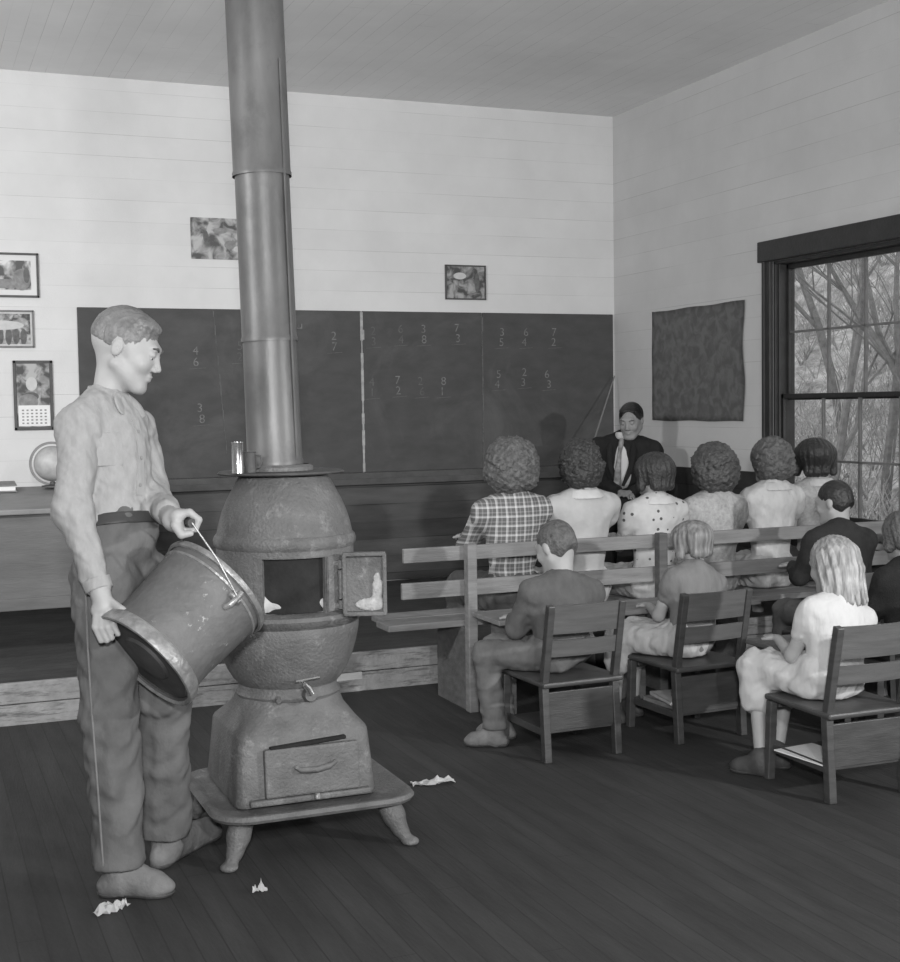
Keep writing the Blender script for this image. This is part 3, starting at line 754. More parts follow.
# tray (rounded square with lip) and feet
def rsq(hx, hy, c, z, r=.09, n=6):
    out = []
    for sx, sy, a0 in ((1, 1, 0), (-1, 1, pi/2), (-1, -1, pi), (1, -1, 3*pi/2)):
        for i in range(n+1):
            a = a0+pi/2*i/n; out.append(Vector((c[0]+sx*(hx-r)+r*cos(a), c[1]+sy*(hy-r)+r*sin(a), z)))
    return out
def loft(rings, name, m, parent, smooth=True, cap0=True, cap1=True):
    mb = MB(); bm = mb.bm; vr = [[bm.verts.new(p) for p in r] for r in rings]
    for a, b in zip(vr, vr[1:]):
        for k in range(len(a)): bm.faces.new((a[k], a[(k+1) % len(a)], b[(k+1) % len(a)], b[k]))
    if cap0: bm.faces.new(vr[0][::-1])
    if cap1: bm.faces.new(vr[-1])
    return mb.done(name, m, parent, smooth)
tc2 = (SX+.022, SY+.005)
loft([rsq(.295, .285, tc2, .190, .10), rsq(.325, .312, tc2, .198, .11), rsq(.331, .318, tc2, .208, .115), rsq(.323, .310, tc2, .219, .11), rsq(.310, .298, tc2, .221, .10), rsq(.295, .285, tc2, .213, .09)], 'tray', M_iron, st)
for sx in (-1, 1):
    for sy in (-1, 1):
        b = Vector((tc2[0]+sx*.235, tc2[1]+sy*.225, .19)); F = SDF(b+Vector((-.15, -.15, -.21)), b+Vector((.15, .15, .04)), .005)
        o = Vector((sx, sy, 0)).normalized()
        F.cap(b+Vector((0, 0, .0)), b+o*.025+Vector((0, 0, -.045)), .038, .034, .02).cap(b+o*.025+Vector((0, 0, -.045)), b+o*.045+Vector((0, 0, -.085)), .032, .023, .02)
        F.cap(b+o*.045+Vector((0, 0, -.085)), b+o*.072+Vector((0, 0, -.118)), .021, .018, .02).ell(b+o*.082+Vector((0, 0, -.122)), np.eye(3), (.028, .028, .014), .01)
        F.plane((0, 0, .0565), (0, 0, -1)).plane((0, 0, .19), (0, 0, 1))
        F.mesh('leg', M_iron, st)
# ash box: a tapering square base
ac = (SX, SY+.01)
loft([rsq(.225, .225, ac, .219, .035), rsq(.228, .228, ac, .235, .03), rsq(.210, .210, ac, .425, .03), rsq(.205, .205, ac, .436, .03), rsq(.185, .185, ac, .462, .05), rsq(.165, .165, ac, .50, .10), rsq(.16, .16, ac, .53, .13)], 'ash_box', M_iron, st)
# draught door with a dark strip for the slot above and handle bump; it leans with the front of the box
fy = SY+.01-.228
tl = Matrix.Rotation(radians(-4.5), 3, 'X')
dd = MB().box((SX+.012, fy-.002, .322), (.305, .026, .150), .006, tl).done('ash_door', M_iron, st)
mb = MB(); mb.tube([(SX-.045, fy-.016, .338), (SX-.03, fy-.030, .330), (SX+.02, fy-.034, .328), (SX+.06, fy-.032, .334), (SX+.085, fy-.018, .342)], [.007, .009, .010, .009, .007], 10).done('door_handle', M_iron, dd, True)
MB().bar((SX-.12, fy+.006, .398), (SX+.125, fy+.006, .412), .010, .022, .002, (0, 1, 0)).done('slot_shade', M_sootshade, st)  # solid dark strip stands in for the shade inside the open slot
MB().span((SX-.19, fy-.022, .226), (SX+.20, fy+.02, .246), .006).done('ash_lip', M_iron, st)
MB().tube([(SX+.02, fy-.03, .236), (SX+.02, fy-.03, .252)], [.010, .008], 10).done('lip_knob', M_bucketrim, st)
# neck, fire pot
MB().lathe([(.001, .525), (.165, .525), (.170, .535), (.160, .548), (.160, .565), (.178, .585), (.196, .615), (.213, .655), (.225, .695), (.233, .735), (.235, .755), (.232, .762), (.238, .768), (.250, .778), (.255, .790), (.250, .802), (.230, .808), (.200, .810), (.001, .810)],
           (SX, SY, 0), None, 72).done('fire_pot', M_iron, st, True)
# upper drum, hollow, with the feed opening cut out
def drum():
    R = lambda z: .218+.004*sin((z-.80)*8)
    zs = [.805, .83, .86, .90, .94, .965, .985, 1.01]
    mb = MB(); bm = mb.bm; seg = 96; oa = radians(-98); hw = radians(27.5)
    def ring(r, z): return [bm.verts.new((SX+r*cos(2*pi*k/seg), SY+r*sin(2*pi*k/seg), z)) for k in range(seg)]
    outer = [ring(R(z), z) for z in zs]; inner = [ring(R(z)-.014, z) for z in zs]
    def hole(i, k):
        a = 2*pi*(k+.5)/seg; d = (a-oa+pi) % (2*pi)-pi; return abs(d) < hw and .815 < (zs[i]+zs[i+1])/2 < .985
    for L, fl in ((outer, 0), (inner, 1)):
        for i in range(len(zs)-1):
            for k in range(seg):
                if hole(i, k): continue
                f = (L[i][k], L[i][(k+1) % seg], L[i+1][(k+1) % seg], L[i+1][k]); bm.faces.new(f[::-1] if fl else f)
    for i in range(len(zs)-1):
        for k in range(seg):
            if not hole(i, k): continue
            for (di, dk, e0, e1) in ((-1, 0, (i, k), (i, k+1)), (1, 0, (i+1, k), (i+1, k+1)), (0, -1, (i, k), (i+1, k)), (0, 1, (i, k+1), (i+1, k+1))):
                if not hole(min(max(i+di, 0), len(zs)-2), (k+dk) % seg) or not (0 <= i+di < len(zs)-1):
                    p = [outer[e0[0]][e0[1] % seg], outer[e1[0]][e1[1] % seg], inner[e1[0]][e1[1] % seg], inner[e0[0]][e0[1] % seg]]
                    try: bm.faces.new(p)
                    except ValueError: pass
    return mb.done('drum', M_iron, st, True)
drum()
MB().lathe([(.203, .812), (.001, .822)], (SX, SY, 0), None, 48).done('coal_bed', M_sootshade, st, True)
MB().lathe([(.204, .812), (.201, .9), (.200, 1.0)], (SX, SY, 0), None, 64).done('lining', M_sootshade, st, True)
F = SDF((SX-.2, SY-.21, .80), (SX+.2, SY+.2, .93), .006); R_ = np.random.RandomState(2)
for i in range(26):
    a = R_.uniform(-pi, 0); r = R_.uniform(.07, .16); F.ell((SX+r*cos(a), SY+r*sin(a), .825+.02*R_.rand()), np.eye(3), (.035, .035, .02+.02*R_.rand()), .012)
F.ell((SX-.115, SY-.14, .84), np.eye(3), (.05, .035, .050), .03).ell((SX-.05, SY-.16, .83), np.eye(3), (.05, .03, .032), .03).ell((SX+.06, SY-.165, .835), np.eye(3), (.045, .03, .042), .02)  # pale lumps added at the corners for the lit inner sides
F.wrinkle(.003, 90, 5); F.mesh('ash_and_lit_sides', M_ashlit, st)
# door frame around the opening (curved), hinge knuckles and the open door
def arc_box(a0, a1, r0, r1, z0, z1, name, m, parent, n=14):
    mb = MB(); bm = mb.bm; rows = []
    for i in range(n+1):
        a = a0+(a1-a0)*i/n; rows.append([bm.verts.new((SX+r*cos(a), SY+r*sin(a), z)) for r, z in ((r0, z0), (r1, z0), (r1, z1), (r0, z1))])
    for a, b in zip(rows, rows[1:]):
        for k in range(4): bm.faces.new((a[k], a[(k+1) % 4], b[(k+1) % 4], b[k]))
    bm.faces.new(rows[0]); bm.faces.new(rows[-1][::-1])
    bmesh.ops.recalc_face_normals(bm, faces=bm.faces)
    bmesh.ops.bevel(bm, geom=[e for e in bm.edges if len(e.link_faces) == 2 and e.calc_face_angle(0) > .8], offset=.003, segments=2, affect='EDGES')
    return mb.done(name, m, parent)
da = radians
fr = arc_box(da(-131), da(-65), .217, .229, .985, 1.005, 'door_surround', M_iron, st)
arc_box(da(-131), da(-125.5), .217, .229, .812, .985, 'surround_stile', M_iron, fr, 3)
arc_box(da(-70.5), da(-58), .217, .230, .812, .985, 'surround_stile', M_iron, fr, 4)
h = Vector((SX+.238*cos(da(-59)), SY+.238*sin(da(-59)), 0))
MB().tube([(h.x, h.y, .818), (h.x, h.y, .845)], .011, 12).tube([(h.x, h.y, .850), (h.x, h.y, .94)], .0085, 12).tube([(h.x, h.y, .945), (h.x, h.y, .972)], .011, 12).done('hinge', M_iron, st, True)
MB().span((h.x-.040, h.y-.004, .955), (h.x-.002, h.y+.010, .970), .002).span((h.x-.040, h.y-.004, .82), (h.x-.002, h.y+.010, .836), .002).done('hinge_strap', M_iron, st)
# the open door: a shallow cast pan seen from its inner side
dirv = Vector((.86, -.30, 0)).normalized(); nrm = Vector((-dirv.y, dirv.x, 0)); Rd = Matrix((dirv, nrm, Vector((0, 0, 1)))).transposed()
def dpt(u, v, z): return h + dirv*u + nrm*v + Vector((0, 0, z))
od = MB().box(dpt(.075, .004, .896), (.135, .010, .196), .004, Rd).done('feed_door', M_iron, st)
mb = MB()
for u, z, du, dz in ((.075, .990, .135, .014), (.075, .802, .135, .014), (.012, .896, .014, .19), (.138, .896, .014, .19)): mb.box(dpt(u, -.012, z), (du, .026, dz), .004, Rd)
mb.done('door_rim', M_iron, od)
# ash dust settled on the rusted inner face
F = SDF(dpt(-.03, -.06, .78)-Vector((.03, .08, 0)), dpt(.2, .04, 1.0)+Vector((.03, .03, 0)), .004)
fr3 = np.array([list(dirv), list(nrm), [0, 0, 1]])
F.ell(dpt(.09, -.003, .83), fr3, (.045, .007, .022), .01).ell(dpt(.115, -.003, .875), fr3, (.018, .007, .055), .01).wrinkle(.0015, 130, 4)
F.mesh('ash_dust', mat('ash_crust', .42, .95, .3, 40, .6, 80), od)
# band, dome, top plate
MB().lathe([(.214, 1.005), (.222, 1.006), (.229, 1.016), (.231, 1.03), (.227, 1.042), (.222, 1.048), (.21, 1.05)], (SX, SY, 0), None, 72).done('band', M_iron, st, True)
MB().lathe([(.220, 1.046), (.213, 1.08), (.201, 1.12), (.186, 1.155), (.168, 1.19), (.152, 1.220), (.140, 1.236), (.001, 1.24)], (SX, SY, 0), None, 72).done('dome', M_iron, st, True)
MB().lathe([(.001, 1.236), (.20, 1.240), (.205, 1.244), (.20, 1.249), (.001, 1.249)], (SX-.005, SY+.01, 0), None, 64).done('top_plate', M_irond, st, True)
MB().lathe([(.10, 1.248), (.112, 1.25), (.112, 1.262), (.10, 1.27)], (SX-.01, SY+.02, 0), None, 48).done('pipe_collar', M_iron, st, True)
# small tap-like latch on the neck and draw rod at the side
MB().tube([(SX+.02, SY-.165, .545), (SX+.02, SY-.20, .55)], [.022, .019], 16).done('latch_boss', M_iron, st, True)
MB().tube([(SX-.005, SY-.21, .59), (SX+.01, SY-.205, .575), (SX+.02, SY-.205, .555)], [.009, .011, .012], 10).tube([(SX-.03, SY-.2, .598), (SX+.05, SY-.19, .603)], .006, 8).done('latch', M_tin, st, True)
MB().bar((SX+.12, SY-.05, .565), (SX+.235, SY-.06, .568), .012, .026, .003).done('draw_rod', M_bench, st)
MB().tube([(SX-.085, SY-.19, .548), (SX-.085, SY-.205, .543)], .009, 10).done('bolt', M_iron, st)
st.scale = (1.04, 1.04, 1.04); st.location.z = -.058
# stove pipe, leaning slightly
pp = thing('stovepipe', 'tall jointed sheet iron stovepipe rising from the stove to the ceiling', 'stovepipe', (SX-.01, SY+.02, 1.2605))
b0 = Vector((SX-.02, SY+.03, 1.2605)); tpv = Vector((SX-.068, SY+.06, HC)); 
def along(z): return b0.lerp(tpv, (z-b0.z)/(HC-b0.z))
for i, (z0, z1, r0, r1) in enumerate(((1.2605, 1.69, .093, .090), (1.675, 2.24, .092, .091), (2.225, 2.95, .096, .096), (2.935, HC, .098, .098))):
    mb = MB(); mb.tube([along(z0), along(z0+.012), along(z0+.02), along((z0+z1)/2), along(z1)], [r0+.003, r0+.003, r0, (r0+r1)/2, r1], 48, False).done('pipe_section', M_pipe, pp, True)
mb = MB(); mb.tube([along(1.28)+Vector((.055, -.078, 0)), along(2.6)+Vector((.055, -.083, 0))], .004, 6); mb.done('lock_seam', M_pipe, pp, True)
mb = MB(); mb.tube([along(1.72)+Vector((.092, -.02, 0)), along(1.72)+Vector((.106, -.025, 0)), along(1.735)+Vector((.106, -.025, 0))], .004, 8).done('damper_key', M_irond, pp, True)
# can and mug on the top plate
tcan = Vector((.992, 4.25, 1.2415))
cn = thing('tin_can', 'tall shiny empty tin can standing on the stove top plate', 'can', tcan)
MB().lathe([(.001, .002), (.0185, .002), (.0195, .0), (.0195, .004), (.0188, .006), (.0188, .097), (.0195, .099), (.0195, .102), (.0178, .102), (.0178, .01), (.001, .01)], tcan, None, 32).done('can_body', M_tin, cn, True)
mc = Vector((1.038, 4.27, 1.2415))
mg = thing('tin_mug', 'small dark tin mug between the can and the stovepipe', 'mug', mc)
MB().lathe([(.001, .0), (.018, .0), (.019, .003), (.019, .065), (.021, .067), (.019, .069), (.017, .067), (.017, .006), (.001, .006)], mc, None, 28).done('mug_body', M_irond, mg, True)
MB().tube([mc+Vector((.016, -.010, .058)), mc+Vector((.030, -.018, .055)), mc+Vector((.034, -.02, .035)), mc+Vector((.028, -.017, .018)), mc+Vector((.016, -.010, .014))], .003, 8).done('handle', M_irond, mg, True)

# ================================================================== COAL BUCKET
ax = (.86*(.667*_r + .745*_u) + .51*_f).normalized()
bc = atf(144, 661, 3.76)
bx = _r.cross(ax).normalized(); by = ax.cross(bx); Rk = Matrix((bx, by, ax)).transposed()
bk = thing('coal_bucket', 'dented round steel coal bucket tipped towards the stove in the boy hands', 'bucket', bc)
MB().lathe([(.150, .004), (.158, .010), (.166, .03), (.160, .05), (.158, .10), (.163, .18), (.168, .27), (.170, .305), (.164, .305), (.160, .27), (.150, .06), (.145, .02), (.001, .02)], bc, Rk, 72).done('bucket_body', M_bucket, bk, True)
MB().lathe([(.162, .0), (.170, -.006), (.177, -.004), (.178, .006), (.174, .03), (.167, .040), (.160, .04)], bc, Rk, 72).done('foot_rim', M_bucketrim, bk, True)
MB().lathe([(.166, -.002), (.160, .010), (.110, .014), (.100, .010), (.082, .012), (.076, .004), (.055, .0), (.001, -.001)], bc, Rk, 72).done('bottom', M_bucketd, bk, True)
MB().lathe([(.172, .295), (.179, .297), (.181, .305), (.178, .314), (.171, .316), (.165, .310)], bc, Rk, 72).done('mouth_rim', M_bucketrim, bk, True)
MB().lathe([(.164, .268), (.172, .272), (.173, .278), (.166, .282)], bc, Rk, 72).done('bead', M_bucketrim, bk, True)
def bkt(r, a, z): return bc + Rk @ Vector((r*cos(a), r*sin(a), z))
# ears towards the camera and away from it
def ang_of(v): q = Rk.transposed() @ v; return atan2(q.y, q.x)
ea = ang_of(-_f*1.0 + _r*.55 - _u*.1)
grip = atf(184, 521, 3.80)
for k, a in enumerate((ea, ea+pi)):
    e = bkt(.176, a, .262)
    MB().tube([bkt(.168, a-.09, .262), bkt(.176, a-.05, .262), bkt(.178, a+.05, .262), bkt(.168, a+.09, .262)], .010, 10).tube([bkt(.165, a, .225), bkt(.180, a, .235), bkt(.184, a, .262), bkt(.178, a, .285)], .009, 10).done('ear', M_bucketrim, bk, True)
gx = Vector((_f.x, _f.y, 0)).normalized()*.0 + Vector((cos(radians(28)), -sin(radians(28)), 0))*.0
ga = grip + (-_f*.055 + _r*.034 - _u*.004); gb = grip + (_f*.055 - _r*.030)
e0 = bkt(.186, ea, .265); e1 = bkt(.186, ea+pi, .265)
mb = MB(); mb.tube([e0, e0.lerp(ga, .5)+Vector((.006, 0, .004)), ga], .0028, 8)
mb.tube([e1, e1.lerp(gb, .55)+Vector((.02, .02, .03)), gb], .0028, 8).tube([ga, gb], .0028, 8).done('bail_wire', M_bucketrim, bk, True)
mb = MB(); mb.tube([ga-_r*.000, gb], .013, 16).done('bail_grip', M_shoed, bk, True)

# ================================================================== PEOPLE
V = Vector
def nrmz(v): return V(v).normalized()
def frame_of(fw, up):
    up = nrmz(up); fw = nrmz(V(fw)-up*V(fw).dot(up)); rt = fw.cross(up)
    return rt, fw, up
def head_sdf(F, hc, rt, fw, up, s, fem=False, detail=True):
    """head of height .23*s; hc = middle between the ears"""
    fr = np.array([list(rt), list(fw), list(up)])
    def P(x, y, z): return hc + (rt*x+fw*y+up*z)*s
    e = lambda c, r, k=.012: F.ell(P(*c), fr, [q*s for q in r], k*s)
    e((0, -.018, .028), (.073, .092, .084)); e((0, .028, -.008), (.062, .066, .078), .02)
    e((0, .040, -.060), (.046, .048, .045), .02); e((0, .076, -.090), (.019, .018, .016), .02)
    for sx in (-1, 1):
        F.cap(P(sx*.055, .0, -.045), P(sx*.022, .070, -.088), .018*s, .016*s, .02*s)     # jaw line
        e((sx*.036, .068, -.022), (.020, .016, .018), .02)                                # cheek
    F.cap(P(-.03, .080, .031), P(.03, .080, .031), .011*s, None, .018*s)                   # brow
    if detail:
        for sx in (-1, 1): F.subell(P(sx*.030, .098, .010), fr, [.017*s, .014*s, .011*s], .010*s)
        for sx in (-1, 1): e((sx*.030, .0815, .0125), (.014, .0115, .0085), .003)
        F.cap(P(0, .087, .014), P(0, .106, -.020), .007*s, .0095*s, .012*s)               # nose
        for sx in (-1, 1): e((sx*.011, .099, -.026), (.0075, .009, .007), .006)
        e((0, .0905, -.048), (.020, .009, .005), .006); e((0, .089, -.058), (.017, .009, .0055), .006)
        F.subell(P(0, .102, -.053), fr, [.020*s, .008*s, .0014*s], .003*s)
        for sx in (-1, 1):
            ec = P(sx*.074, -.008, -.002); F.ell(ec, fr, [.008*s, .016*s, .027*s], .006*s); F.subell(P(sx*.083, -.003, .002), fr, [.0075*s, .0095*s, .017*s], .003*s); e((sx*.080, -.004, -.002), (.003, .004, .010), .003)
    else:
        F.cap(P(0, .092, .018), P(0, .110, -.022), .008*s, .011*s, .012*s)
        for sx in (-1, 1): F.ell(P(sx*.074, -.008, -.002), fr, [.009*s, .018*s, .028*s], .006*s)
    return P, fr
def hair(name, style, hc, rt, fw, up, s, m, parent, seed=1, vol=1.0, h=.005, length=.13, fade=False):
    fr = np.array([list(rt), list(fw), list(up)])
    def P(x, y, z): return hc + (rt*x+fw*y+up*z)*s
    R = .20*s*vol+.02+length*.4; F = SDF(hc-V((R, R, R+.05)), hc+V((R, R, R)), h)
    if style == 'curly':
        F.ell(P(0, -.025, .030), fr, (.098*s*vol, .105*s*vol, .100*s*vol), .02)
        F.ell(P(0, -.040, -.035), fr, (.100*s*vol, .085*s*vol, .070*s*vol), .03)
        r = np.random.RandomState(seed)
        for i in range(110):                                                     # loose curls standing off the mass
            a = r.normal(size=3); a /= np.linalg.norm(a)
            if a[1] > .45 and a[2] < .35: continue
            q = P(a[0]*.096*vol, -.03+a[1]*.098*vol, .005+a[2]*(.112 if a[2] > 0 else .10)*vol); F.ell(q, np.eye(3), (.013*s, .013*s, .013*s), .012)
        F.curls(.0042*s, 150, seed); F.wrinkle(.007*s, 28, seed)
        F.subell(P(0, .105, -.045), fr, (.075*s, .075*s, .095*s), .01)
    elif style == 'bob':
        F.ell(P(0, -.018, .030), fr, (.083*s*vol, .100*s*vol, .092*s), .02)
        for sx in (-1, 1): F.cap(P(sx*.066*vol, -.02, .03), P(sx*.074*vol, -.012, -length*.62), .026*s, .024*s, .03)
        F.cap(P(-.045, -.075, .02), P(-.045, -.078, -length*.62), .030*s, .028*s, .03).cap(P(.045, -.075, .02), P(.045, -.078, -length*.62), .030*s, .028*s, .03).cap(P(0, -.08, .02), P(0, -.086, -length*.62), .030*s, .028*s, .03)
        F.comb(np.array(hc), fr, .0026*s, 26, seed)
        F.subell(P(0, .11, -.055), fr, (.066*s, .085*s, .10*s), .008)
    elif style == 'long':
        F.ell(P(0, -.018, .032), fr, (.086*s, .100*s, .092*s), .02)
        for j in range(-4, 5):
            a = j*.36; cx, cy = sin(a)*.078, -.015-cos(a)*.072
            r = random.Random(seed*31+j); L = length*(1+r.uniform(-.13, .13))
            F.cap(P(cx, cy, .04), P(cx*1.12, cy-.004, -.03), .026*s, .024*s, .02); F.cap(P(cx*1.12, cy-.004, -.03), P(cx*1.18+r.uniform(-.008, .008), cy-.012, -L), .024*s, .010*s, .014)
        F.comb(np.array(hc), fr, .0036*s, 22, seed)
        F.subell(P(0, .115, -.06), fr, (.064*s, .085*s, .13*s), .008)
    elif style == 'short':
        F.ell(P(0, -.018, .033), fr, (.0755*s, .0945*s, .089*s), .015)
        if fade: F.ell(P(0, .030, .086), fr, (.054*s, .044*s, .020*s), .02)                           # quiff
        else: F.ell(P(0, -.042, -.012), fr, (.064*s, .066*s, .060*s), .02)
        F.comb(np.array(P(0, .06, .02)), fr, .0016*s if fade else .0011*s, 22, seed); F.curls(.0008*s, 120, seed)
        # hairline: rises at the temples, tapers at the nape
        p = P(0, -.05, -.002 if fade else -.060); n = -(up*.95 + fw*.16 ).normalized() if fade else -(up*.8 + fw*.6).normalized()
        F.plane(p, n)
        F.subell(P(0, .120, -.035), fr, (.082*s, .072*s, .080*s), .006)
        for sx in (-1, 1): F.subell(P(sx*.085, .012, -.022), fr, (.024*s, .034*s, .042*s), .006)
    elif style == 'slick':
        F.ell(P(0, -.020, .034), fr, (.078*s, .098*s, .086*s), .015); F.ell(P(0, .040, .082), fr, (.058*s, .050*s, .025*s), .02)
        F.comb(np.array(hc), fr, .0010*s, 34, seed); F.plane(P(0, -.05, -.030), -up)
        F.subell(P(-.008, .095, -.002), fr, (.064*s, .070*s, .100*s), .006)
        for sx in (-1, 1): F.subell(P(sx*.085, .020, -.02), fr, (.020*s, .034*s, .045*s), .006)
    return F.mesh(name, m, parent)

def torso(F, pel, shm, shax, up, fwd, s, sw, inf=0.0, k=.05, belly=1.0):
    """pel pelvis centre, shm middle of the shoulders, shax unit shoulder axis"""
    fr = np.array([list(shax), list(fwd), list(up)]); L = (shm-pel).length
    E = lambda c, r: F.ell(c, fr, [q+inf for q in r], k)
    E(shm-up*.13*s*1.0+fwd*.004, (.150*sw, .098*s, .165*s))
    E(shm-up*.075*s-fwd*.006, (.140*sw, .080*s, .070*s))
    E(pel+(shm-pel)*.42, (.124*sw, .086*s*belly, .15*s))
    E(pel+up*.02*s, (.150*sw, .105*s, .12*s))
    for sg in (-1, 1): F.cap(shm+up*.008, shm+shax*sg*.158*sw-up*.040*s, .050*s+inf, .052*s+inf, k)
def hand_simple(F, wr, tip, up, s):
    d = nrmz(tip-wr); x = d.cross(nrmz(up)); x.normalize(); n = x.cross(d)
    fr = np.array([list(x), list(n), list(d)]); F.ell(wr+d*.05*s, fr, (.036*s, .015*s, .045*s), .01)
    for i, (o, l) in enumerate(((-.026, .058), (-.009, .066), (.009, .062), (.026, .050))):
        a = wr+d*.082*s+x*o*s; b = a+d*l*.5*s-n*.004*s; c = b+d*l*.38*s-n*.022*s
        F.cap(a, b, .0085*s, .008*s, .003); F.cap(b, c, .008*s, .007*s, .003)
    a = wr+d*.03*s-x*.03*s; b = a+d*.03*s-x*.022*s-n*.01*s; F.cap(a, b, .011*s, .009*s, .006).cap(b, b+d*.03*s+x*.004*s, .009*s, .008*s, .003)

def person(label, J, top, bottom, hairspec, skin=None, s=1.0, sw=1.0, sleeves='long', sock=None, shoes=None, h=.008, group=None,
           seatbox=None, collar=None, headfem=False, detail=False, hand_l=None, hand_r=None, skirt=False, inf=.010, wr=.004, base=None, headscale=None, bottom_wr=.005, tr=1.0, neck=1.0, feet=True):
    """J: pel, shm, hc, hf (head forward), hu (head up), and for side L/R: el, wr, tip, hip, kn, an, toe; sh computed"""
    base = base or V((J['pel'].x, J['pel'].y, 0)); skin = skin or M_skin
    t = thing('person', label, 'person', base, 0, group)
    up = nrmz(J['shm']-J['pel']); shax = nrmz(J.get('shax') or V((1, 0, 0))); shax = nrmz(shax-up*shax.dot(up)); fwd = up.cross(shax)
    sh = {'R': J['shm']+shax*.165*sw-up*.045*s, 'L': J['shm']-shax*.165*sw-up*.045*s}
    if 'shR' in J: sh['R'] = J['shR']
    if 'shL' in J: sh['L'] = J['shL']
    hs = headscale or s
    pts = [J[k] for k in J if isinstance(J[k], V) and k not in ('hf', 'hu', 'shax')] + list(sh.values())
    lo = V([min(p[i] for p in pts) for i in range(3)])-V((.20, .20, .12)); hi = V([max(p[i] for p in pts) for i in range(3)])+V((.20, .20, .22)); lo.z = max(lo.z, -.02)
    rt, fw, hu = frame_of(J['hf'], J['hu'])
    # ---- body: one continuous skin surface
    F = SDF(lo, hi, h); torso(F, J['pel'], J['shm'], shax, up, fwd, s*.93, sw*.93, -.012)
    P, fr = head_sdf(F, J['hc'], rt, fw, hu, hs, headfem, detail)
    F.cap(J['shm']-up*.01, J['hc']-hu*.050*hs-fw*.022*hs, .056*s*neck, .050*hs*neck, .03)
    for q in 'LR':
        F.cap(sh[q], J['el'+q], .044*s, .036*s, .03).cap(J['el'+q], J['wr'+q], .036*s, .024*s, .02)
        if ('hand_'+q.lower()) and (hand_l if q == 'L' else hand_r): (hand_l if q == 'L' else hand_r)(F)
        else: hand_simple(F, J['wr'+q], J['tip'+q], V((0, 0, 1)), s)
        F.cap(J['hip'+q], J['kn'+q], .070*s, .050*s, .03).cap(J['kn'+q], J['an'+q], .048*s, .032*s, .02)
        if feet: F.cap(J['an'+q], J['toe'+q], .026*s, .018*s, .02)
    if seatbox: [F.cutbox(*b) for b in seatbox]
    F.mesh('body', skin, t)
    # ---- upper garment
    F = SDF(lo, hi, h); torso(F, J['pel'], J['shm'], shax, up, fwd, s, sw, inf)
    F.cap(J['shm'], J['shm']+up*.030*s, .064*s, .058*s, .02)
    if not skirt: F.plane(J['pel']+up*(.07*s), -up)
    for q in 'LR':
        if sleeves == 'long':
            F.cap(sh[q]-up*.01, J['el'+q], .062*s, .053*s, .035).cap(J['el'+q], J['wr'+q].lerp(J['el'+q], .06), .053*s, .036*s, .03)
        elif sleeves == 'puff':
            F.ell(sh[q].lerp(J['el'+q], .25), np.eye(3), (.066*s, .066*s, .070*s), .02).cap(sh[q], sh[q].lerp(J['el'+q], .5), .056*s, .052*s, .02)
        elif sleeves == 'short': F.cap(sh[q]-up*.01, sh[q].lerp(J['el'+q], .7), .058*s, .060*s, .03)
    F.wrinkle(wr, 26/s, len(label), (1, 1, .35)); F.wrinkle(wr*.4, 75/s, len(label)+9, (1, .6, .3))
    if seatbox: [F.cutbox(*b) for b in seatbox]
    F.mesh({True: 'blouse'}.get(skirt, 'shirt'), top, t)
    # ---- lower garment
    F = SDF(lo, hi, h)
    F.ell(J['pel']+up*.04*s, np.array([list(shax), list(fwd), list(up)]), (.162*sw, .122*s, .12*s), .03)
    if skirt:
        for q in 'LR': F.cap(J['hip'+q], J['kn'+q], .098*s, .082*s, .06).cap(J['kn'+q], J['kn'+q].lerp(J['an'+q], .34), .082*s, .086*s, .04)
        F.cap((J['hipL']+J['hipR'])/2, (J['knL']+J['knR'])/2, .09*s, .075*s, .06)
    else:
        for q in 'LR': F.cap(J['hip'+q], J['kn'+q], .092*s*tr, .074*s*tr, .03).cap(J['kn'+q], J['an'+q], .072*s*tr, .068*s*tr, .02)
    F.wrinkle(bottom_wr*(1.6 if skirt else 1), 44/s, len(label)+3, (1, 1, .35 if skirt else .6))
    for q in 'LR':
        if not skirt: a = J['an'+q]; F.cutbox((a.x-.16, a.y-.16, a.z-.3), (a.x+.16, a.y+.16, a.z+.012))
    if seatbox: [F.cutbox(*b) for b in seatbox]
    F.mesh('skirt' if skirt else 'trousers', bottom, t)
    # ---- collar, shoes, hair
    if collar:
        F = SDF(J['shm']-V((.2, .2, .12)), J['shm']+V((.2, .2, .16)), .005)
        F.cap(J['shm']+shax*.030*s-up*.002-fwd*.02*s, J['shm']-shax*.030*s-up*.002-fwd*.02*s, .074*s, None, .02).ell(J['shm']-up*.008*s-fwd*.028*s, np.array([list(shax), list(fwd), list(up)]), (.118*sw, .082*s, .052*s), .02)
        F.plane(J['shm']+up*.056*s, up); F.plane(J['shm']+up*.010*s-fwd*.02, -up*1.0-fwd*.0)
        F.mesh('collar', collar, t)
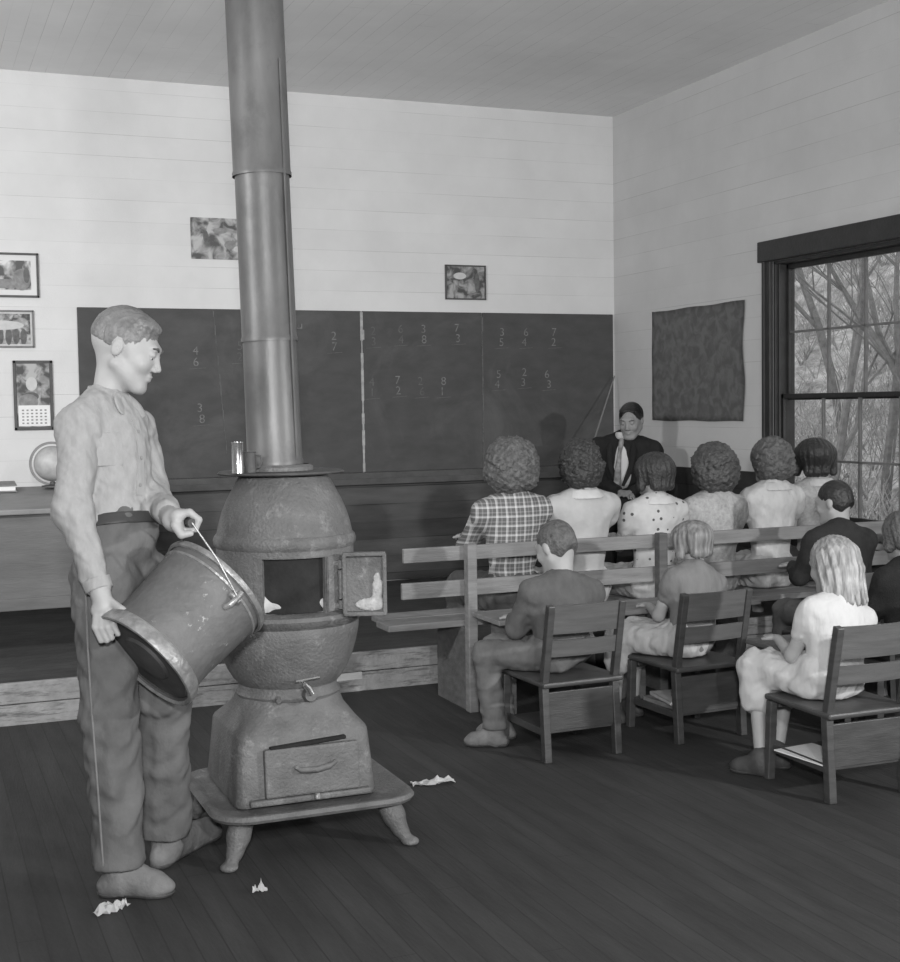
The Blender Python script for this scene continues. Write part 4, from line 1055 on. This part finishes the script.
    for q in 'LR':
        if shoes and feet:
            a = J['an'+q]; b = J['toe'+q]; d = V((b.x-a.x, b.y-a.y, 0)).normalized(); x = V((-d.y, d.x, 0)); z0 = min(b.z, a.z)-.03*s
            sole = J.get('sole'+q, 0.0)
            F = SDF(V((min(a.x, b.x)-.12, min(a.y, b.y)-.12, sole-.01)), V((max(a.x, b.x)+.12, max(a.y, b.y)+.12, a.z+.1)), .006)
            hl = V((a.x, a.y, sole+.032*s))-d*.030*s; bl = V((b.x, b.y, sole+.030*s))-d*.035*s; fr2 = np.array([list(x), list(d), [0, 0, 1]])
            F.ell(hl, fr2, (.034*s, .042*s, .036*s), .02).ell(bl, fr2, (.045*s, .062*s, .032*s), .03).cap(hl+d*.03*s, bl, .034*s, .036*s, .02)
            F.cap(V((a.x, a.y, sole+.05*s)), V((a.x, a.y, sole+.108*s)), .044*s, .043*s, .02).cap(V((a.x, a.y, sole+.078*s))+d*.012*s, bl+V((0, 0, .016*s)), .044*s, .028*s, .025)
            F.plane((0, 0, sole+.001), (0, 0, -1)); F.wrinkle(.0012, 90, 2)
            so = F.mesh('shoe', shoes, t)
            F = SDF(V((min(a.x, b.x)-.12, min(a.y, b.y)-.12, sole-.01)), V((max(a.x, b.x)+.12, max(a.y, b.y)+.12, sole+.05)), .006)
            F.ell(hl, fr2, (.038*s, .046*s, .045*s), .01).ell(bl, fr2, (.049*s, .067*s, .045*s), .02).cap(hl, bl, .036*s, .040*s, .01)
            F.plane((0, 0, sole+.001), (0, 0, -1)).plane((0, 0, sole+.015), (0, 0, 1)); F.mesh('sole', M_shoed, so)
            if sock:
                MB().tube([V((a.x, a.y, sole+.08*s)), a.lerp(J['kn'+q], .30)], [.038*s, .042*s], 20).done('sock', sock, t, True)
    if hairspec:
        st_, m_, kw = hairspec; hair('hair', st_, J['hc'], rt, fw, hu, hs, m_, t, **kw)
    if detail:
        for sx in (-1, 1):
            e = MB(); e.lathe([(.0098*hs*sin(pi*i/14), -.0098*hs*cos(pi*i/14)) for i in range(15)], P(sx*.030, .0785, .007), None, 20); e.done('eye', M_eye, t, True)
            c = P(sx*.030, .0880, .0045); MB().lathe([(.001, .0), (.0052*hs, -.001), (.0052*hs, -.003)], c, Matrix((rt, hu, fw)).transposed(), 16).done('iris', M_iris, t)
            MB().tube([P(sx*.016, .0925, .028), P(sx*.030, .0925, .034), P(sx*.046, .082, .031)], [.003*hs, .004*hs, .0024*hs], 8).done('eyebrow', M_brow, t, True)
    return t, P, (rt, fw, hu), (shax, fwd, up), sh

# ---------------------------------------------------------------- the standing boy with the bucket
Jb = dict(
    pel=atf(118, 548, 3.98), shm=atf(105, 412, 4.02), hc=atf(126, 350, 4.02),
    hf=(_r*.93 - _u*.36 + _f*.02), hu=(_u*.93+_r*.36),
    shax=(-_f*.90 - _r*.40),            # his right shoulder is towards the camera
    shR=atf(79, 432, 3.88), shL=atf(137, 430, 4.17),
    elR=atf(72, 512, 3.80), wrR=atf(100, 592, 3.76), tipR=atf(110, 640, 3.73),
    elL=atf(152, 488, 4.14), wrL=atf(168, 514, 3.92), tipL=atf(195, 520, 3.86),
    hipR=atf(106, 575, 3.92), knR=atf(110, 712, 3.90), anR=V((0, 0, 0)), toeR=V((0, 0, 0)),
    hipL=atf(136, 575, 4.06), knL=atf(163, 700, 4.10), anL=V((0, 0, 0)), toeL=V((0, 0, 0)))
a = atz(120, 868, .085); Jb['anR'] = a; Jb['toeR'] = atz(166, 886, .03)
a = atz(166, 838, .085); Jb['anL'] = a; Jb['toeL'] = atz(213, 828, .03)
def hand_grip_rim(F):
    # right hand: palm on the bucket wall, four fingers over the foot rim, thumb along the wall
    fd = 3.745
    pw = atf(100, 592, 3.75); pm = atf(104, 607, 3.742)
    F.cap(pw, pm, .026, .030, .02); F.cap(atf(97, 611, 3.735), atf(114, 607, 3.745), .018, .016, .012)
    for i, ((x0, y0), (x1, y1), (x2, y2)) in enumerate((((97, 613), (95, 627), (101, 641)), ((102, 612), (101, 628), (107, 641)), ((108, 611), (107, 627), (112, 638)), ((113, 611), (113, 624), (118, 634)))):
        o = -.004*i; A, B, C_ = atf(x0, y0, fd-.014+o*.0), atf(x1, y1, fd-.040), atf(x2, y2, fd-.035)
        F.cap(A, B, .0115, .0098, .004).cap(B, C_, .0098, .0082, .003)
    F.cap(atf(108, 600, 3.74), atf(121, 609, 3.712), .0125, .0110, .008).cap(atf(121, 609, 3.712), atf(136, 617, 3.705), .0105, .0085, .003)
def hand_grip_bail(F):
    # left hand: a fist closed round the bail grip, seen from the thumb side
    d = (gb-ga).normalized(); c0 = ga.lerp(gb, .12)
    for i in range(4):
        c = c0 + d*(.021*i); k = 1-.04*i
        K0 = c - _r*.034*k + _u*.022 ; K1 = c - _r*.002 + _u*.029*k; K2 = c + _r*.024*k + _u*.008; K3 = c + _r*.014*k - _u*.018; K4 = c - _r*.010 - _u*.024
        F.cap(K0, K1, .0125*k, .0115*k, .004).cap(K1, K2, .0112*k, .0105*k, .003).cap(K2, K3, .0105*k, .0098*k, .003).cap(K3, K4, .0098*k, .0085*k, .003)
    wl = Jb['wrL']; pm = c0 + d*.032 - _r*.040 + _u*.006
    F.cap(wl, pm, .027, .031, .02); F.cap(c0 - _r*.038+_u*.016, c0+d*.065-_r*.036+_u*.014, .019, .017, .012).cap(c0 - _r*.034-_u*.012, c0+d*.06-_r*.034-_u*.012, .017, .016, .012)
    T0 = c0 - _r*.040 - _u*.008 - _f*.014; T1 = c0 - _r*.022 - _u*.034 - _f*.018; T2 = c0 + _r*.004 - _u*.030 - _f*.016
    F.cap(T0, T1, .0135, .0115, .008).cap(T1, T2, .0115, .0092, .003)
tb, Pb, hfr, bfr, shb = person('standing teenage boy in a light work shirt and denim trousers tipping a coal bucket', Jb, M_shirt, M_jeans,
    ('short', H_boy, dict(seed=3, h=.0035, fade=True)), s=1.0, sw=.80, sleeves='long', shoes=M_shoe, h=.0045, detail=True, hand_r=hand_grip_rim, hand_l=hand_grip_bail,
    inf=.012, wr=.006, bottom_wr=.0075, base=V((.62, 4.05, 0)), headscale=1.06, neck=.86, tr=1.12)
# belt, placket, collar wings and cuffs
shax, fwd_, up_ = bfr
bf = np.array([list(shax), list(fwd_), list(up_)])
F = SDF(Jb['pel']-V((.25, .25, .1)), Jb['pel']+V((.25, .25, .25)), .004)
F.ell(Jb['pel']+up_*.04, bf, (.170*.80, .130, .125), .02); F.plane(Jb['pel']+up_*.098, up_).plane(Jb['pel']+up_*.062, -up_)
belt = F.mesh('belt', M_belt, tb)
# belt loops, side seam and rear pocket of the trousers, cuffs
hp, kn_, an_ = Jb['hipR'], Jb['knR'], Jb['anR']
sd = (-_f*.94 - _r*.34).normalized()
MB().tube([hp+up_*.03+sd*.112, hp-up_*.04+sd*.106, hp.lerp(kn_, .5)+sd*.100, kn_+sd*.088, kn_.lerp(an_, .5)+sd*.084, an_+sd*.084+V((0, 0, .03))], .0032, 8).done('side_seam', mat('denim_seam', .17, .9, .1, 30), tb, True)
for q, c0, c1 in (('R', Jb['wrR'].lerp(Jb['elR'], .16), Jb['wrR'].lerp(Jb['elR'], .02)), ('L', Jb['wrL'].lerp(Jb['elL'], .22), Jb['wrL'].lerp(Jb['elL'], .04))):
    F = SDF(c1-V((.12, .12, .12)), c1+V((.12, .12, .12)), .004); d = (c1-c0).normalized()
    F.cap(c0-d*.03, c1+d*.03, .043, .038, .01); F.plane(c0, -d).plane(c1, d); F.mesh('cuff', M_shirt, tb)
# shirt collar: a stand round the neck and two folded wings
nb = Jb['hc']-hfr[2]*.055-hfr[1]*.02
cu = (nb-Jb['shm']).normalized(); cb = Jb['shm']+cu*.035
F = SDF(Jb['shm']-V((.16, .16, .10)), Jb['shm']+V((.16, .16, .16)), .0035)
F.cap(Jb['shm'], Jb['shm']+cu*.10, .068, .060, .02); F.plane(cb+cu*.026, (cu-fwd_*-.22).normalized()).plane(cb-cu*.012, (-cu-fwd_*.30).normalized())
for sg in (1, -1):
    w0 = cb+fwd_*.060+shax*sg*.022; w1 = w0-up_*.052+shax*sg*.026+fwd_*.026; dz = (w1-w0).normalized(); nx_ = dz.cross(fwd_).normalized(); ny_ = dz.cross(nx_)
    F.ell(w0.lerp(w1, .5), np.array([list(nx_), list(ny_), list(dz)]), (.026, .007, .046), .008)
    w2 = cb+shax*sg*.066-fwd_*.01; F.cap(w2-cu*.004, w0, .012, .010, .012)
F.subell(cb+fwd_*.075+up_*.035, bf, (.020, .035, .045), .006)
F.mesh('shirt_collar', M_shirt, tb)
# placket, buttons and breast pocket laid on the shirt front
shirt = [c for c in tb.children if c.name.startswith('shirt') and 'collar' not in c.name][0]
def on_shirt(p, d):   # slide along d until the cloth is met
    o = p-V(tb.location); ok, hit, n_, _ = shirt.ray_cast(o+d*.30, -d)
    return (hit+V(tb.location), n_) if ok else (p, d)
bpy.context.view_layer.update()
pts = [on_shirt(Jb['shm']-up_*z+shax*.004, fwd_)[0]+fwd_*.001 for z in (.045, .08, .12, .16, .20, .24, .27)]
mb = MB(); bm_ = mb.bm; rows = [[bm_.verts.new(p+shax*w_+fwd_*h_) for w_, h_ in ((-.015, -.004), (-.014, .0035), (.014, .0035), (.015, -.004))] for p in pts]
for a_, b_ in zip(rows, rows[1:]):
    for k in range(4): bm_.faces.new((a_[k], a_[(k+1) % 4], b_[(k+1) % 4], b_[k]))
pk = mb.done('placket', M_shirt, tb, True)
for i in (1, 3, 5): MB().tube([pts[i]+fwd_*.002, pts[i]+fwd_*.0065], .0055, 14).done('button', M_shirtd, tb)
pc, pn = on_shirt(Jb['shm']-up_*.135+shax*.072, (fwd_+shax*.35).normalized())
pw = up_.cross(pn).normalized(); Rp = Matrix((pw, pn, pw.cross(pn))).transposed()
MB().box(pc+pn*.000, (.085, .007, .095), .003, Rp).box(pc+pn*.002+up_*.040, (.088, .008, .024), .003, Rp).done('breast_pocket', M_shirt, tb)

# ---------------------------------------------------------------- seated pupils
def seated(label, x, y, seat, H, face=90, s=.8, sw=.85, lean=0., look=None, nod=8, tilt=0, top=None, bottom=None, hairspec=None, knee_dir=None, skirt=True, sleeves='puff',
           collar=None, reach=(.25, .25), group=None, seatbox=None, skin=None, shoes=M_shoed, sock=None, shift=0., floor=0., spread=.07, hs=None, wr=.004, elbow_out=.03, table=None, footpull=0., knee_up=0., ankles=None):
    """x, y of the pelvis; seat = seat height; H = height of the crown; face/knee_dir in degrees (90 = towards the blackboard)"""
    fa = radians(face); f = V((cos(fa), sin(fa), 0)); r = V((sin(fa), -cos(fa), 0))
    ka = radians(knee_dir if knee_dir is not None else face); kf = V((cos(ka), sin(ka), 0)); kr = V((sin(ka), -cos(ka), 0))
    hs = hs or s; hh = .125*hs+.005
    pel = V((x, y, seat+.095*s)); crown = V((x, y, H)) + f*lean + r*shift
    hc = crown - V((0, 0, .118*hs)); shm = V((x, y, 0)) + f*(lean*.62-.03*s) + r*shift*.7; shm.z = H-.272*hs
    la = radians(look if look is not None else face); n = radians(nod)
    hf = V((cos(la)*cos(n), sin(la)*cos(n), -sin(n))); hu = V((cos(la)*sin(n), sin(la)*sin(n), cos(n))) + r*tilt
    J = dict(pel=pel, shm=shm, hc=hc, hf=hf, hu=hu, shax=r)
    L1 = .40*s; L2 = seat-.075*s
    for q, sg in (('R', 1), ('L', -1)):
        hip = pel + kr*sg*.075*s + kf*.02 - V((0, 0, .02*s)); kn = hip + kf*L1 + kr*sg*spread*s*.6 + V((0, 0, .01+knee_up)); 
        an = V((kn.x, kn.y, floor+.085*s)) + kf*(.03-footpull)*s; toe = V((an.x, an.y, floor+.03*s)) + kf*.15*s + kr*sg*.02
        if ankles: an = V((*ankles[q], floor+.085*s)); toe = V((an.x, an.y, floor+.03*s)) + V((-.08, .12, 0))*s
        J.update({'hip'+q: hip, 'kn'+q: kn, 'an'+q: an, 'toe'+q: toe, 'sole'+q: floor})
        sh = shm + r*sg*.165*sw; rc = reach[0 if q == 'L' else 1]
        el = sh - V((0, 0, .25*s)) + r*sg*elbow_out + f*rc*.4*s; w_ = el + f*.21*s - r*sg*.08*s + V((0, 0, (.03 if table is None else 0)))
        if table is not None: w_.z = table+.035; 
        J.update({'el'+q: el, 'wr'+q: w_, 'tip'+q: w_+f*.12*s-r*sg*.02})
    return person(label, J, top, bottom, hairspec, skin, s, sw, sleeves, sock, shoes, .0085, group, seatbox, collar, skirt=skirt, headscale=hs, wr=wr, inf=.010)
BB = [((2.0, 5.68, 0), (5.1, 5.772, .81)), ((2.0, 5.70, .2), (5.1, 6.19, .431))]
def bench_girl(label, px, H, **k):
    Y = k.pop('Y', 6.02); p = at(px, 470, Y); return seated(label, p.x, Y-.06, .427, H, seatbox=BB, group='girls seated along the bench', **k)
bench_girl('girl with curly hair in a plaid shirt seated on the bench', 505, 1.25, s=.92, sw=.95, hs=1.02, top=M_plaid, bottom=M_skirtd, hairspec=('curly', H_curl, dict(seed=2, vol=1.30)), sleeves='long', nod=12, look=86, elbow_out=.015, reach=(.5, .5))
bench_girl('girl with dark hair in a cream blouse with a white collar on the bench', 574, 1.24, s=.92, sw=.98, hs=.98, top=M_cream, bottom=M_skirtl, hairspec=('curly', H_dark2, dict(seed=5, vol=1.14)), collar=M_white, nod=14, sleeves='puff', elbow_out=.01, look=82, reach=(.5, .5))
bench_girl('girl with dark rolled hair in a dotted blouse seated on the bench', 647, 1.19, s=.86, sw=.86, hs=.98, top=M_dots, bottom=M_skirtl, hairspec=('bob', H_dark2, dict(seed=6, vol=1.22, length=.10)), collar=M_white, nod=6, look=95, Y=6.06)
bench_girl('girl with full brown hair in a light grey blouse on the bench', 706, 1.195, s=.88, sw=.90, hs=1.0, top=M_fuzzy, bottom=M_skirtl, hairspec=('curly', H_mid, dict(seed=8, vol=1.22)), nod=8, Y=6.10, wr=.006)
bench_girl('girl with short wavy light brown hair in a pale gathered blouse on the bench', 763, 1.235, s=.90, sw=.92, hs=1.0, top=M_blouse, bottom=M_skirtl, hairspec=('curly', H_curl, dict(seed=11, vol=1.10)), nod=6, Y=6.12, wr=.006, look=96, collar=M_blouse)
bench_girl('girl with dark bobbed hair at the bench end by the window', 808, 1.235, s=.90, sw=.90, hs=1.0, top=M_fuzzy, bottom=M_skirtd, hairspec=('bob', H_dark, dict(seed=13, vol=1.35, length=.12)), nod=4, Y=6.25, look=60, collar=M_white)

def chair_boxes(cx, cy, rz=0):
    return [((cx-.19, cy-.02, 0), (cx+.19, cy+.39, .333)), ((cx-.3, cy-.12, .30), (cx+.3, cy+.028, .72))]
p = at(572, 560, 4.98)
seated('boy with cropped brown hair in a grey jacket seated on the left chair', CA[0]+.02, 4.955, .333, .95, face=92, lean=.10, s=.76, sw=.92, hs=.96, look=112, nod=22, knee_dir=140, skirt=False, sleeves='long', shift=.02,
       top=M_jacket, bottom=M_jeans, hairspec=('short', H_curl, dict(seed=21, h=.005)), seatbox=chair_boxes(CA[0], CA[1]), table=.484, shoes=M_shoe, spread=.03, footpull=.08, group='pupils seated on chairs')
seated('girl with bobbed fair hair in a grey dress and pale skirt on the middle chair', CB[0]+.03, 4.985, .333, .915, face=95, lean=.10, s=.74, sw=.70, hs=.84, look=100, nod=14, knee_dir=122, sleeves='puff', shift=.07,
       top=M_greyd, bottom=M_skirtl, hairspec=('bob', H_blond2, dict(seed=23, vol=1.28, length=.10)), seatbox=chair_boxes(CB[0], CB[1]), table=.484, shoes=M_shoed, group='pupils seated on chairs')
seated('girl with long blond hair in a white dress on the nearest chair', CC[0]+.0, 4.03, .333, .925, face=93, lean=.10, s=.76, sw=.76, hs=.94, look=98, nod=16, knee_dir=97, sleeves='puff', shift=.085,
       top=M_white, bottom=M_white, hairspec=('long', H_blond, dict(seed=25, length=.175)), seatbox=chair_boxes(CC[0], CC[1]), table=.48, shoes=M_shoed, group='pupils seated on chairs', ankles=dict(L=(3.02, 4.24), R=(3.14, 4.30)))
seated('boy with short dark hair in a dark sweater seated behind the blond girl', 4.18, 5.20, .333, 1.055, face=84, lean=.08, s=.86, sw=.86, hs=.92, look=118, nod=12, skirt=False, sleeves='long',
       top=M_sweater, bottom=M_jeans, hairspec=('short', H_dark, dict(seed=27, h=.005)), seatbox=chair_boxes(CDp[0], CDp[1]), knee_up=-.03, shoes=M_shoed, group='pupils seated on chairs')
seated('girl in a black coat with a light plaid collar at the picture edge', 3.95, 4.45, .333, .965, face=92, lean=.08, s=.82, sw=.82, hs=.9, look=80, nod=18, sleeves='long',
       top=M_coat, bottom=M_skirtd, hairspec=('bob', H_curl, dict(seed=29, vol=1.0, length=.09)), seatbox=chair_boxes(3.97, 4.25), footpull=.1, shoes=M_shoed, collar=M_plaid, group='pupils seated on chairs')

# ---------------------------------------------------------------- the teacher, facing the class
tx, ty = 4.60, 8.03
fT = nrmz(V((-.50, -.87, 0))); rT = V((fT.y, -fT.x, 0)) * 1.0
pel = V((tx, ty, .70)); hcT = atf(631, 421, 0.0+ (V((4.47, 7.88, 1.37))-CAM).dot(_f)); shmT = V((tx-.06, ty-.10, 1.185))
JT = dict(pel=pel, shm=shmT, hc=hcT, hf=V((-.68, -.66, -.30)), hu=V((-.22, -.20, .95)), shax=nrmz(V((-.70, .71, 0))))
for q, sg in (('R', 1), ('L', -1)):
    ax_ = JT['shax']*sg; hip = pel+ax_*.09-V((0, 0, .02)); kn = hip+fT*.42+ax_*.05+V((0, 0, .0)); an = V((kn.x, kn.y, .29))+fT*.05
    JT.update({'hip'+q: hip, 'kn'+q: kn, 'an'+q: an, 'toe'+q: an+fT*.17-V((0, 0, .055)), 'sole'+q: .2})
    el = shmT+ax_*.20-V((0, 0, .27))+fT*.05; w_ = V((tx, ty, .86))+fT*.26+ax_*.05; JT.update({'el'+q: el, 'wr'+q: w_, 'tip'+q: w_+fT*.05-ax_*.08+V((0, 0, -.02))})
sbT = [((tx-.5, ty-.22, .3), (tx+.5, ty+.35, .2+.427))]
tt, PT, hT, bT, shT = person('man with black combed hair in a dark suit and tie seated facing the class', JT, M_suit, M_suit, ('slick', H_black, dict(seed=31, h=.004)), s=1.0, sw=1.2, sleeves='long', shoes=M_shoed,
    h=.007, detail=True, skin=M_skind, headscale=1.04, wr=.005, seatbox=sbT)
# open jacket: shirt front and tie
sa, fa_, ua = bT
ctr = shmT+fa_*.0
frT = np.array([list(sa), list(fa_), list(ua)])
F = SDF(ctr-V((.25, .25, .4)), ctr+V((.25, .25, .15)), .005)
F.ell(ctr-ua*.16+fa_*.035, frT, (.088, .096, .20), .02).cap(ctr+ua*.02, ctr+ua*.062+fa_*.02, .064, .060, .02); F.plane(ctr+ua*.062-fa_*.0, (ua*.9+fa_*-.35).normalized())
F.mesh('shirt_front', M_white, tt)
mb = MB(); mb.tube([ctr+ua*.045+fa_*.078, ctr+ua*.02+fa_*.094, ctr-ua*.04+fa_*.118+sa*.006, ctr-ua*.14+fa_*.140+sa*.012, ctr-ua*.26+fa_*.138+sa*.02], [.014, .018, .013, .020, .026], 12).done('tie', M_tie, tt, True)
for sg in (-1, 1):
    mb = MB(); mb.tube([ctr+ua*.04+sa*sg*.066+fa_*.03, ctr-ua*.03+sa*sg*.084+fa_*.090, ctr-ua*.14+sa*sg*.074+fa_*.116, ctr-ua*.27+sa*sg*.02+fa_*.140], [.014, .024, .022, .010], 10).done('lapel', M_suit, tt, True)
